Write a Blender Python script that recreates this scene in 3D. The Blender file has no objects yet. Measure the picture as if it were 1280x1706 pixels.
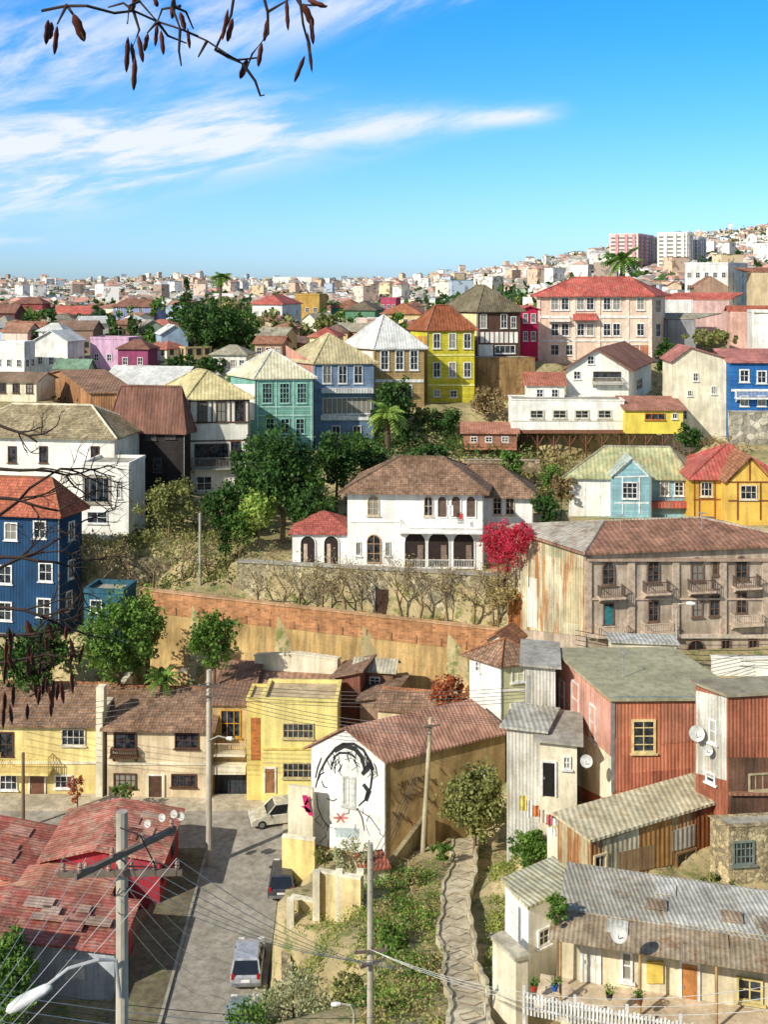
import bpy, math, random
import numpy as np
from mathutils import Vector as V
random.seed(7); rng=np.random.default_rng(7)
F=1800.; HX=640.; HY=480.; CZ=40.
COL=bpy.context.scene.collection
R_=math.radians
def P(px,py,D): return V(((px-HX)*D/F, D, CZ+(HY-py)*D/F))
# ---------------------------------------------------------------- materials
def lin(c): return tuple((x/255)/12.92 if x/255<=.04045 else ((x/255+.055)/1.055)**2.4 for x in c)+(1,)
def br(c,g=.66): return tuple(255*(max(0,min(255,x))/255)**g for x in c)
class NT:
    def __init__(s,tree): s.t=tree; s.n=tree.nodes; s.l=tree.links
    def add(s,ty,ins=None,**at):
        n=s.n.new(ty)
        for k,v in at.items(): setattr(n,k,v)
        for k,v in (ins or {}).items():
            sk=n.inputs[k]
            if isinstance(v,bpy.types.NodeSocket): s.l.new(v,sk)
            else: sk.default_value=v
        return n
    def m(s,op,a,b=0.,c=None,clamp=False):
        ins={0:a,1:b}
        if c is not None: ins[2]=c
        return s.add('ShaderNodeMath',ins,operation=op,use_clamp=clamp).outputs[0]
    def mix(s,f,a,b,bt='MIX'):
        n=s.n.new('ShaderNodeMix'); n.data_type='RGBA'; n.blend_type=bt
        for i,v in ((0,f),(6,a),(7,b)):
            if isinstance(v,bpy.types.NodeSocket): s.l.new(v,n.inputs[i])
            else: n.inputs[i].default_value=v
        return n.outputs[2]
    def rng(s,v,a,b,c=0.,d=1.):
        return s.add('ShaderNodeMapRange',{0:v,1:a,2:b,3:c,4:d},interpolation_type='SMOOTHSTEP').outputs[0]
MC={}
def mat(kind,c,c2=None,rough=.85,amt=.3,per=.3,thr=.56,sp=.3,metal=0.):
    key=(kind,tuple(c),tuple(c2) if c2 else None,rough,amt,per,thr,metal)
    if key in MC: return MC[key]
    sat=max(c)-min(c); g_=.66 if sat<110 else .76
    if kind=='tile': per=min(per,.24)
    c=br(c,g_); c2=br(c2,g_) if c2 else None; amt=amt*.95+.06
    m=bpy.data.materials.new(kind); m.use_nodes=True; MC[key]=m
    t=NT(m.node_tree); bs=m.node_tree.nodes['Principled BSDF']; 
    bs.inputs['Roughness'].default_value=rough; bs.inputs['Metallic'].default_value=metal
    bs.inputs['Specular IOR Level'].default_value=sp
    pos=t.add('ShaderNodeNewGeometry').outputs['Position']
    uv=t.add('ShaderNodeTexCoord').outputs['UV']
    big=t.add('ShaderNodeTexNoise',{'Vector':pos,'Scale':.45,'Detail':5.,'Roughness':.62}).outputs[0]
    mp=t.add('ShaderNodeMapping',{'Vector':pos,'Scale':(1.6,1.6,.18)}).outputs[0]
    stk=t.add('ShaderNodeTexNoise',{'Vector':mp,'Scale':1.3,'Detail':4.,'Roughness':.65}).outputs[0]
    fine=t.add('ShaderNodeTexNoise',{'Vector':pos,'Scale':7.,'Detail':3.}).outputs[0]
    col=lin(c); cc=col
    sx=t.add('ShaderNodeSeparateXYZ',{0:uv}); u,v=sx.outputs[0],sx.outputs[1]
    h=None; pat=None
    if kind in('tile','brick'):
        w,r=(per,per*1.25) if kind=='tile' else (.5,.2)
        b=t.add('ShaderNodeTexBrick',{'Vector':uv,'Color1':lin([x*.84 for x in c]),'Color2':lin([min(255,x*1.08) for x in c]),'Mortar':lin([x*.62 for x in c]) if kind=='tile' else lin([min(255,x*.8+35) for x in c]),'Scale':1.,'Mortar Size':.022 if kind=='tile' else .018,'Brick Width':w,'Row Height':r,'Mortar Smooth':.3})
        b.offset=0. if kind=='tile' else .5
        cc=b.outputs['Color']; 
        if kind=='tile':
            s=t.m('SINE',t.m('MULTIPLY',u,2*math.pi/per)); pat=t.rng(s,-1.,1.,.22,0.); h=s
        else: h=t.m('SUBTRACT',1.,b.outputs['Fac'])
    elif kind=='corr':
        s=t.m('SINE',t.m('MULTIPLY',u,2*math.pi/per)); pat=t.rng(s,-1.,.6,.18,0.); h=s
        b=t.add('ShaderNodeTexBrick',{'Vector':uv,'Color1':(.86,.86,.86,1),'Color2':(1.06,1.06,1.06,1),'Mortar':(.66,.66,.66,1),'Scale':1.,'Mortar Size':.012,'Brick Width':.9,'Row Height':2.6}); b.offset=.37
        cc=t.mix(.8,col,b.outputs['Color'],'MULTIPLY')
    elif kind in('siding','board'):
        fr=t.m('FRACT',t.m('DIVIDE',v if kind=='siding' else u,per)); pat=t.rng(fr,0.,.22,.36,0.); h=fr
        fl=t.m('FLOOR',t.m('DIVIDE',v if kind=='siding' else u,per))
        wn=t.add('ShaderNodeTexWhiteNoise',{'W':fl},noise_dimensions='1D').outputs[0]
        cc=t.mix(t.m('MULTIPLY',wn,.5),col,lin([x*.78 for x in c]))
    elif kind=='stone':
        vo=t.add('ShaderNodeTexVoronoi',{'Vector':pos,'Scale':1/per},feature='DISTANCE_TO_EDGE').outputs[0]
        v2=t.add('ShaderNodeTexVoronoi',{'Vector':pos,'Scale':1/per}).outputs['Color']
        sv=t.add('ShaderNodeSeparateXYZ',{0:v2}).outputs[0]
        cc=t.mix(sv,lin([x*.68 for x in c]),lin([min(255,x*1.06) for x in c])); pat=t.rng(vo,0.,.09,.45,0.); h=t.rng(vo,0.,.12)
    if c2:
        n2=t.add('ShaderNodeTexNoise',{'Vector':mp if kind in('corr','board') else pos,'Scale':.9,'Detail':6.,'Roughness':.7}).outputs[0]
        cc=t.mix(t.rng(n2,thr-.07,thr+.07),cc,lin(c2))
    cc=t.mix(1.,cc,t.add('ShaderNodeCombineColor',{0:t.rng(big,.3,.7,1-amt,1.08),1:t.rng(big,.3,.7,1-amt*1.05,1.07),2:t.rng(big,.3,.7,1-amt*1.2,1.04)}).outputs[0],'MULTIPLY')
    k=t.m('MULTIPLY',t.rng(stk,.35,.62,1-amt*.9,1.),t.rng(fine,.25,.75,1-amt*.35,1.04))
    if pat is not None: k=t.m('MULTIPLY',k,t.m('SUBTRACT',1.,pat))
    cc=t.mix(1.,cc,t.add('ShaderNodeCombineColor',{0:k,1:k,2:k}).outputs[0],'MULTIPLY')
    t.l.new(cc,bs.inputs['Base Color'])
    hh=t.m('MULTIPLY',fine,.35)
    if h is not None: hh=t.m('ADD',hh,h)
    bp=t.add('ShaderNodeBump',{'Height':hh,'Strength':.45,'Distance':.03}).outputs[0]
    t.l.new(bp,bs.inputs['Normal'])
    return m
def flat(c,rough=.6,metal=0.,sp=.4):
    key=('flat',tuple(c),rough,metal)
    if key in MC: return MC[key]
    m=bpy.data.materials.new('paint'); m.use_nodes=True; MC[key]=m
    if max(c)>60: c=br(c,.84)
    t=NT(m.node_tree); bs=m.node_tree.nodes['Principled BSDF']
    pos=t.add('ShaderNodeNewGeometry').outputs['Position']
    n=t.add('ShaderNodeTexNoise',{'Vector':pos,'Scale':3.,'Detail':4.}).outputs[0]
    t.l.new(t.mix(t.rng(n,.3,.7),lin([x*.82 for x in c]),lin(c)),bs.inputs['Base Color'])
    bs.inputs['Roughness'].default_value=rough; bs.inputs['Metallic'].default_value=metal; bs.inputs['Specular IOR Level'].default_value=sp
    return m
def leafmat(c,c2):
    c=br(c,.84); c2=br(c2,.74)
    m=bpy.data.materials.new('leaf'); m.use_nodes=True
    t=NT(m.node_tree); bs=m.node_tree.nodes['Principled BSDF']; out=m.node_tree.nodes['Material Output']
    g=t.add('ShaderNodeNewGeometry')
    n=t.add('ShaderNodeTexNoise',{'Vector':g.outputs['Position'],'Scale':.8,'Detail':3.}).outputs[0]
    f=t.m('ADD',t.m('MULTIPLY',g.outputs['Random Per Island'],.65),t.rng(n,.35,.65,0.,.4))
    cc=t.mix(f,lin(c),lin(c2)); t.l.new(cc,bs.inputs['Base Color']); bs.inputs['Roughness'].default_value=.6; bs.inputs['Specular IOR Level'].default_value=.25
    tr=t.add('ShaderNodeBsdfTranslucent',{'Color':cc}).outputs[0]
    t.l.new(t.add('ShaderNodeMixShader',{0:.3,1:bs.outputs[0],2:tr}).outputs[0],out.inputs[0]); return m
def glassmat():
    m=bpy.data.materials.new('glass'); m.use_nodes=True
    t=NT(m.node_tree); bs=m.node_tree.nodes['Principled BSDF']
    r=t.add('ShaderNodeObjectInfo').outputs['Random']; pos=t.add('ShaderNodeNewGeometry').outputs['Position']
    n=t.add('ShaderNodeTexNoise',{'Vector':pos,'Scale':2.}).outputs[0]
    a=t.mix(t.rng(n,.4,.6),lin((22,28,36)),lin((62,68,74)))
    t.l.new(t.mix(t.rng(r,.7,.78),a,lin((140,136,126))),bs.inputs['Base Color']); bs.inputs['Roughness'].default_value=.12
    return m
GL=glassmat()
DARK=flat((30,25,22),.8); WH=flat((242,240,234),.6); BRN=flat((80,52,38),.7); GRY=flat((150,150,145),.6); BLK=flat((25,25,27),.5)
# ---------------------------------------------------------------- mesh building
ORG={}
class MB:
    def __init__(s): s.v=[]; s.f=[]
    def poly(s,*p):
        i=len(s.v); s.v.extend(tuple(q) for q in p); s.f.append(tuple(range(i,i+len(p)))); return s
    def prism(s,pts,vec):
        n=len(pts); i=len(s.v); vec=V(vec)
        s.v.extend(tuple(p) for p in pts); s.v.extend(tuple(V(p)+vec) for p in pts)
        s.f.append(tuple(range(i,i+n))); s.f.append(tuple(range(i+2*n-1,i+n-1,-1)))
        for k in range(n):
            j=(k+1)%n; s.f.append((i+k,i+k+n,i+j+n,i+j))
        return s
    def box(s,o,a,b,c):
        o=V(o);a=V(a);b=V(b); return s.prism([o,o+a,o+a+b,o+b],c)
    def cbox(s,c,x,y,z,rz=0):
        a=V((math.cos(rz),math.sin(rz),0))*x; b=V((-math.sin(rz),math.cos(rz),0))*y
        return s.box(V(c)-a/2-b/2-V((0,0,z/2)),a,b,(0,0,z))
    def tube(s,pts,r0,r1=None,n=6,cap=True):
        if r1 is None: r1=r0
        pts=[V(p) for p in pts]; m=len(pts); st=len(s.v)
        for k,p in enumerate(pts):
            d=(pts[min(k+1,m-1)]-pts[max(k-1,0)])
            if d.length<1e-9: d=V((0,0,1))
            d.normalize(); a=d.cross(V((0,0,1)) if abs(d.z)<.9 else V((1,0,0))).normalized(); b=d.cross(a)
            r=r0+(r1-r0)*k/max(1,m-1)
            for j in range(n):
                t=2*math.pi*j/n; s.v.append(tuple(p+a*(r*math.cos(t))+b*(r*math.sin(t))))
        for k in range(m-1):
            for j in range(n):
                q=(j+1)%n; s.f.append((st+k*n+j,st+k*n+q,st+(k+1)*n+q,st+(k+1)*n+j))
        if cap:
            s.f.append(tuple(range(st+n-1,st-1,-1))); s.f.append(tuple(range(st+(m-1)*n,st+m*n)))
        return s
    def lathe(s,c,prof,axis=(0,0,1),n=12,sy=1.):
        ax=V(axis).normalized(); a=ax.cross(V((0,0,1)) if abs(ax.z)<.9 else V((1,0,0))).normalized(); b=ax.cross(a); c=V(c); st=len(s.v)
        for (r,z) in prof:
            for j in range(n):
                t=2*math.pi*j/n; s.v.append(tuple(c+ax*z+a*(r*math.cos(t))+b*(r*sy*math.sin(t))))
        for k in range(len(prof)-1):
            for j in range(n):
                q=(j+1)%n; s.f.append((st+k*n+j,st+k*n+q,st+(k+1)*n+q,st+(k+1)*n+j))
        return s
    def build(s,name,m,parent=None,org=None,smooth=False):
        me=bpy.data.meshes.new(name); o=bpy.data.objects.new(name,me); COL.objects.link(o)
        if parent is not None: g=ORG[parent.name]; o.parent=parent
        else: g=V(org) if org is not None else V((0,0,0)); o.location=g
        ORG[o.name]=g
        me.from_pydata([(x-g.x,y-g.y,z-g.z) for x,y,z in s.v],[],s.f)
        uvl=me.uv_layers.new(name='UVMap'); dat=np.zeros(len(me.loops)*2); li=0
        for f in s.f:
            p0=V(s.v[f[0]]); n=(V(s.v[f[1]])-p0).cross(V(s.v[f[2]])-p0)
            if n.length<1e-12: n=V((0,0,1))
            n.normalize()
            if abs(n.z)>.999: tx=V((1,0,0)); b=V((0,1,0))
            else: tx=V((-n.y,n.x,0)).normalized(); b=n.cross(tx)
            for vi in f:
                p=V(s.v[vi])-g; dat[li]=p.dot(tx); dat[li+1]=p.dot(b); li+=2
        uvl.data.foreach_set('uv',dat)
        if smooth: me.polygons.foreach_set('use_smooth',[True]*len(me.polygons))
        me.materials.append(m); return o
def tag(o,label,cat,group=None,kind=None):
    if label: o['label']=label
    if cat: o['category']=cat
    if group: o['group']=group
    if kind: o['kind']=kind
    return o
def thing(name,label,cat,loc,group=None):
    o=bpy.data.objects.new(name,None); COL.objects.link(o); o.location=loc; o.empty_display_size=.5; ORG[o.name]=V(loc)
    return tag(o,label,cat,group)
def npmesh(name,vs,fs,m,parent=None,org=None):
    me=bpy.data.meshes.new(name); o=bpy.data.objects.new(name,me); COL.objects.link(o)
    if parent is not None: g=ORG[parent.name]; o.parent=parent
    else: g=V(org) if org is not None else V((0,0,0)); o.location=g
    ORG[o.name]=g
    vs=vs-np.array(g); k=fs.shape[1]
    me.vertices.add(len(vs)); me.vertices.foreach_set('co',vs.ravel()); me.loops.add(fs.size); me.loops.foreach_set('vertex_index',fs.ravel().astype(np.int32))
    me.polygons.add(len(fs)); me.polygons.foreach_set('loop_start',np.arange(0,fs.size,k,dtype=np.int32)); me.polygons.foreach_set('loop_total',np.full(len(fs),k,dtype=np.int32))
    me.update(calc_edges=True); me.materials.append(m); return o
def leafquads(c,ls):
    n=len(c); a=rng.normal(size=(n,3)); a/=np.linalg.norm(a,axis=1)[:,None]; b=np.cross(a,rng.normal(size=(n,3))); b/=np.linalg.norm(b,axis=1)[:,None]
    s=(ls*rng.uniform(.55,1.25,n))[:,None]; a=a*s*.62; b=b*s*.38
    v=np.stack([c-a,c-b,c+a,c+b],1).reshape(-1,3); return v,np.arange(4*n).reshape(-1,4)
# ---------------------------------------------------------------- terrain controls
CTRL=[]; FPR=[]
def ctrl(px,py,D,dz=0.): p=P(px,py,D); CTRL.append((p.x,p.y,p.z+dz))
def solve(o,d,px):
    k=(px-HX)/F; return (k*o.y-o.x)/(d.x-k*d.y)
class House:
    def __init__(s,name,label,cat,N,D,top,base,wall,roof,aL=10,aR=None,L=None,R=None,wL=None,wR=None,kind='hip',rise=1.5,ov=.35,ridge=None,rp=.5,fd=3,group=None,th=.14,cap=None,hipf=1.,ground=True,par=.4,fascia=None):
        if aR is None: aR=90-aL
        s.N=P(N,base,D) ; s.h=(base-top)*D/F; a,b=R_(aL),R_(aR)
        s.dL=V((-math.cos(a),math.sin(a),0)); s.dR=V((math.cos(b),math.sin(b),0))
        s.wL=wL if wL else solve(s.N,s.dL,L); s.wR=wR if wR else solve(s.N,s.dR,R)
        s.o=thing(name,label,cat,s.N,group); h=s.h; pt=s.pt
        if ground:
            for u,v in((0,0),(s.wR,0),(0,s.wL),(s.wR,s.wL),(s.wR/2,0),(0,s.wL/2),(s.wR/2,s.wL/2)): q=pt(u,v,0); CTRL.append((q.x,q.y,q.z-.1))
            FPR.append((s.N,s.dR,s.dL,s.wR,s.wL))
            if kind in('hip','gable','shed','pyr') and h>3.5: MB().tube([pt(-.07,-.07,-.5),pt(-.07,-.07,h-.1)],.05,n=5).build('downpipe',GRY,s.o)
        if ridge is None: ridge='R' if s.wR>=s.wL else 'L'
        wL_,wR_=s.wL,s.wR; mb=MB()
        if kind in('gable','shed'):
            w=wL_ if ridge=='R' else wR_
            if rp<=0: pr=[(0,-fd),(0,h+rise),(w,h),(w,-fd)]
            elif rp>=1: pr=[(0,-fd),(0,h),(w,h+rise),(w,-fd)]
            else: pr=[(0,-fd),(0,h),(rp*w,h+rise),(w,h),(w,-fd)]
            if ridge=='R': mb.prism([pt(0,q,z) for q,z in pr],s.dR*wR_)
            else: mb.prism([pt(q,0,z) for q,z in pr],s.dL*wL_)
        else:
            mb.prism([pt(0,0,-fd),pt(wR_,0,-fd),pt(wR_,wL_,-fd),pt(0,wL_,-fd)],(0,0,h+fd-(.02 if kind=='flat' else 0)))
        s.wall=mb.build('wall',wall,s.o)
        rb=MB(); caps=[]
        X=(lambda a_,c_,z:pt(a_,c_,z)) if ridge=='R' else (lambda a_,c_,z:pt(c_,a_,z))
        la,lc=(wR_,wL_) if ridge=='R' else (wL_,wR_)
        def sl(ps): rb.prism([V(p)+V((0,0,th)) for p in ps],(0,0,-th+.004))
        if kind in('gable','shed'):
            if rp>0:
                k=rise/(rp*lc); e=lc*rp if rp<1 else lc+ov
                sl([X(-ov,-ov,h-k*ov),X(la+ov,-ov,h-k*ov),X(la+ov,e,h+k*e),X(-ov,e,h+k*e)])
            if rp<1:
                k=rise/((1-rp)*lc); e=lc*rp if rp>0 else -ov
                sl([X(-ov,lc+ov,h-k*ov),X(la+ov,lc+ov,h-k*ov),X(la+ov,e,h+k*(lc-e)),X(-ov,e,h+k*(lc-e))])
            if 0<rp<1: caps=[(X(-ov,rp*lc,h+rise),X(la+ov,rp*lc,h+rise))]
        elif kind in('hip','pyr'):
            ins=min(lc/2*hipf,la/2) if kind=='hip' else la/2
            k=rise/(lc/2); zz=h-k*ov; r1=X(ins,lc/2,h+rise); r2=X(la-ins,lc/2,h+rise)
            A,B,C_,D_=X(-ov,-ov,zz),X(la+ov,-ov,zz),X(la+ov,lc+ov,zz),X(-ov,lc+ov,zz)
            if la-2*ins<.05:
                sl([A,B,r1]);sl([C_,D_,r1]);sl([A,D_,r1]);sl([B,C_,r1]); caps=[(A,r1),(B,r1),(C_,r1),(D_,r1)]
            else:
                sl([A,B,r2,r1]);sl([C_,D_,r1,r2]);sl([A,D_,r1]);sl([B,C_,r2]); caps=[(r1,r2),(A,r1),(D_,r1),(B,r2),(C_,r2)]
        elif kind=='slab':
            sl([pt(-ov,-ov,h),pt(wR_+ov,-ov,h),pt(wR_+ov,wL_+ov,h+rise),pt(-ov,wL_+ov,h+rise)])
            if rise>0: MB().prism([pt(.02,.02,h),pt(.02,wL_-.02,h),pt(.02,wL_-.02,h+rise)],s.dR*(wR_-.04)).build('wall',wall,s.o)
        elif kind=='flat':
            rb.prism([pt(.2,.2,h-.04),pt(wR_-.2,.2,h-.04),pt(wR_-.2,wL_-.2,h-.04),pt(.2,wL_-.2,h-.04)],(0,0,.06))
            pb=MB(); e=.06
            pb.prism([pt(-e,-e,h),pt(wR_+e,-e,h),pt(wR_+e,.2,h),pt(-e,.2,h)],(0,0,par)); pb.prism([pt(-e,wL_-.2,h),pt(wR_+e,wL_-.2,h),pt(wR_+e,wL_+e,h),pt(-e,wL_+e,h)],(0,0,par))
            pb.prism([pt(-e,.2,h),pt(.2,.2,h),pt(.2,wL_-.2,h),pt(-e,wL_-.2,h)],(0,0,par-.003)); pb.prism([pt(wR_-.2,.2,h),pt(wR_+e,.2,h),pt(wR_+e,wL_-.2,h),pt(wR_-.2,wL_-.2,h)],(0,0,par-.003))
            pb.build('parapet',wall,s.o)
        s.roof=rb.build('roof',roof,s.o)
        if cap and caps:
            cb=MB()
            for a_,b_ in caps: cb.tube([a_+V((0,0,th+.02)),b_+V((0,0,th+.02))],.11,n=5)
            cb.build('ridge_cap',cap,s.roof)
        if fascia:
            fb=MB()
            for f_ in 'LR':
                o_,t_,n_=s.face(f_); w_=s.wL if f_=='L' else s.wR
                fb.box(o_+V((0,0,h-.32))+n_*.004-t_*.02,t_*(w_+.04),n_*.07,(0,0,.22))
            fb.build('fascia',fascia,s.o)
    def pt(s,u,v,z): return s.N+s.dR*u+s.dL*v+V((0,0,z))
    def face(s,f):
        if f=='R': return s.N,s.dR,V((s.dR.y,-s.dR.x,0))
        return s.N,s.dL,V((-s.dL.y,s.dL.x,0))
    def fz(s,f,px,py):
        o,t,n=s.face(f); u=solve(o,t,px); d=o.y+t.y*u; return u,CZ+(HY-py)*d/F-o.z
    def fp(s,f,px,py,pr=0.):
        u,z=s.fz(f,px,py); o,t,n=s.face(f); return o+t*u+n*pr+V((0,0,z))
    def patch(s,f,pts,m,name='panel',pr=.03,label=None):
        o,t,n=s.face(f); q=[s.fp(f,x,y,pr) for x,y in pts]
        ob=MB().prism(q,-n*(pr-.003)).build(name,m,s.o)
        if label: ob['label']=label
        return ob
    def rect(s,f,x0,y0,x1,y1,m,name='panel',pr=.03): return s.patch(f,[(x0,y0),(x1,y0),(x1,y1),(x0,y1)],m,name,pr)
    def bar(s,f,x0,y0,x1,y1,m,name='beam',w=.14,pr=.05):
        o,t,n=s.face(f); a=s.fp(f,x0,y0); b=s.fp(f,x1,y1); d=(b-a).normalized(); q=n.cross(d).normalized()*w
        return MB().box(a-q/2+n*.004,b-a,q,n*pr).build(name,m,s.o)
    def bars(s,f,lst,m,name='timber_framing',w=.14,pr=.05):
        o,t,n=s.face(f); mb=MB()
        if name=='pilaster':
            for i,l in enumerate(lst): s.bar(f,*l,m,name,w,pr+.002*(i%3))
            return
        for i,(x0,y0,x1,y1) in enumerate(lst):
            a=s.fp(f,x0,y0); b=s.fp(f,x1,y1); d=(b-a).normalized(); q=n.cross(d).normalized()*w
            mb.box(a-q/2+n*.004,b-a,q,n*(pr+.002*(i%5)))
        return mb.build(name,m,s.o)
    def stroke(s,f,pts,w,mb,pr=.012):
        pp=[s.fp(f,x,y,pr) for x,y in pts]; o,t,n=s.face(f); L=len(pp)
        ed=[]
        for i,p in enumerate(pp):
            d=(pp[min(i+1,L-1)]-pp[max(0,i-1)]).normalized(); q=n.cross(d)
            ww=w*(.35+.65*math.sin(math.pi*(i+.5)/L))/2; ed.append((p-q*ww,p+q*ww))
        for i in range(L-1): mb.poly(ed[i][0],ed[i+1][0],ed[i+1][1],ed[i][1])
    def win(s,f,px,py,w,h,fm=WH,nx=2,ny=2,arch=False,sill=True,fw=.09,shut=None,gm=None,name='window',lab=None):
        u0,_=s.fz(f,px-w/2,py); u1,_=s.fz(f,px+w/2,py); _,z0=s.fz(f,px,py+h/2); _,z1=s.fz(f,px,py-h/2)
        if u0>u1: u0,u1=u1,u0
        return s.winm(f,u0,u1,z0,z1,fm,nx,ny,arch,sill,fw,shut,gm,name,lab)
    def winm(s,f,u0,u1,z0,z1,fm=WH,nx=2,ny=2,arch=False,sill=True,fw=.09,shut=None,gm=None,name='window',lab=None):
        o,t,n=s.face(f); mb=MB(); Q=lambda u,z,p:o+t*u+n*p+V((0,0,z))
        if arch:
            r=(u1-u0)/2; c=(u0+u1)/2; zc=z1-r
            A=lambda rr,b:[(c-rr,b)]+[(c-rr*math.cos(math.pi*k/10),zc+rr*math.sin(math.pi*k/10)) for k in range(11)]+[(c+rr,b)]
            ou=A(r,z0); ii=A(r-fw,z0+fw)
        else:
            ou=[(u0,z0),(u0,z1),(u1,z1),(u1,z0)]; ii=[(u0+fw,z0+fw),(u0+fw,z1-fw),(u1-fw,z1-fw),(u1-fw,z0+fw)]
        pr=.1; m=len(ou)
        for k in range(m):
            j=(k+1)%m
            mb.poly(Q(*ou[k],pr),Q(*ou[j],pr),Q(*ii[j],pr),Q(*ii[k],pr)); mb.poly(Q(*ou[k],.004),Q(*ou[j],.004),Q(*ou[j],pr),Q(*ou[k],pr)); mb.poly(Q(*ii[k],.004),Q(*ii[j],.004),Q(*ii[j],pr),Q(*ii[k],pr))
        for k in range(1,nx):
            u=u0+(u1-u0)*k/nx; mb.box(Q(u-.025,z0+fw,.014),t*.05,(0,0,z1-z0-2*fw),n*.04)
        for k in range(1,ny):
            z=z0+(z1-z0)*k/ny; mb.box(Q(u0+fw,z-.022,.014),t*(u1-u0-2*fw),(0,0,.044),n*.035)
        w=mb.build(name,fm,s.o)
        if lab: w['label']=lab
        MB().poly(*[Q(a,b,.012) for a,b in ii]).build('pane',gm or GL,w)
        if sill: MB().box(Q(u0-.1,z0-.09,.004),t*(u1-u0+.2),(0,0,.08),n*.16).build('sill',fm,w)
        if shut:
            for a,b in((u0-(u1-u0)*.48,u0-.01),(u1+.01,u1+(u1-u0)*.48)): MB().box(Q(a,z0,.004),t*(b-a),(0,0,z1-z0),n*.06).build('shutter',shut,w)
        return w
    def wins(s,f,lst,w,h,**k):
        for x,y in lst: s.win(f,x,y,w,h,**k)
    def door(s,f,px,py,w,h,m=BRN,fm=WH):
        u0,_=s.fz(f,px-w/2,py); u1,_=s.fz(f,px+w/2,py); _,z0=s.fz(f,px,py+h/2); _,z1=s.fz(f,px,py-h/2)
        if u0>u1: u0,u1=u1,u0
        o,t,n=s.face(f); Q=lambda u,z,p:o+t*u+n*p+V((0,0,z))
        d=MB().box(Q(u0,z0,.004),t*(u1-u0),(0,0,z1-z0),n*.04).build('door',m,s.o)
        fb=MB(); fb.box(Q(u0-.1,z0,.004),t*.1,(0,0,z1-z0+.1),n*.09); fb.box(Q(u1,z0,.004),t*.1,(0,0,z1-z0+.1),n*.09); fb.box(Q(u0,z1,.004),t*(u1-u0),(0,0,.1),n*.085); fb.build('frame',fm,d)
        for a in(.12,.56): MB().box(Q(u0+(u1-u0)*.18,z0+(z1-z0)*a,.044),t*(u1-u0)*.64,(0,0,(z1-z0)*.33),n*.02).build('door_panel',m,d)
        MB().cbox(Q(u0+(u1-u0)*.88,z0+1.,.06),.05,.05,.12).build('handle',GRY,d)
    def balcony(s,f,px,py,w,h,dep=.9,m=BLK,sm=None):
        u0,_=s.fz(f,px-w/2,py); u1,_=s.fz(f,px+w/2,py); _,z0=s.fz(f,px,py+h/2); _,z1=s.fz(f,px,py-h/2)
        if u0>u1: u0,u1=u1,u0
        o,t,n=s.face(f); Q=lambda u,z,p:o+t*u+n*p+V((0,0,z))
        b=MB().box(Q(u0-.05,z0-.15,.004),t*(u1-u0+.1),(0,0,.15),n*(dep+.05)).build('balcony',sm or m,s.o)
        r=MB(); r.box(Q(u0,z1-.05,dep-.05),t*(u1-u0),(0,0,.06),n*.06); r.box(Q(u0,z1-.05,.01),t*.05,(0,0,.06),n*(dep-.07)); r.box(Q(u1-.05,z1-.05,.01),t*.05,(0,0,.06),n*(dep-.07))
        k=int((u1-u0)/.16)+1
        for i in range(k+1): r.box(Q(u0+(u1-u0-.03)*i/k,z0,dep-.04),t*.03,(0,0,z1-z0-.05),n*.03)
        for i in range(5):
            for q in(u0,u1-.03): r.box(Q(q,z0,dep*(i+.4)/5.5),t*.03,(0,0,z1-z0-.05),n*.03)
        r.build('railing',m,b)
        for q in(u0+.1,u1-.22): MB().prism([Q(q,z0-.15,.005),Q(q,z0-.6,.005),Q(q,z0-.15,dep*.8)],t*.12).build('bracket',sm or m,b)
    def auto(s,f,nc,nr,w=.9,h=1.2,z=1.,st=2.8,fm=WH,simple=False,**k):
        W=s.wL if f=='L' else s.wR
        for r in range(nr):
            for c in range(nc):
                u=W*(c+.5)/nc; zz=z+r*st
                if zz+h>s.h: continue
                if simple:
                    o,t,n=s.face(f); MB().box(o+t*(u-w/2)+V((0,0,zz))+n*.004,t*w,(0,0,h),n*.05).build('window',GLD,s.o)
                else: s.winm(f,u-w/2,u+w/2,zz,zz+h,fm,**k)
    def chimney(s,u,v,z,w=.6,h=1.2,m=None):
        MB().cbox(s.pt(u,v,z+h/2),w,w,h).build('chimney',m or GRY,s.roof)
    def antenna(s,u,v,z,h=1.6):
        a=s.pt(u,v,z); mb=MB(); mb.tube([a,a+V((0,0,h))],.03,n=4)
        for i in range(4): mb.tube([a+V((-.4+.05*i,-.2+.2*i,h-.1)),a+V((.4-.05*i,-.2+.2*i,h-.1))],.015,n=4)
        mb.tube([a+V((0,-.25,h-.1)),a+V((0,.5,h-.1))],.02,n=4); mb.build('antenna',GRY,s.roof)
GLD=flat((48,52,58),.3)
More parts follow.
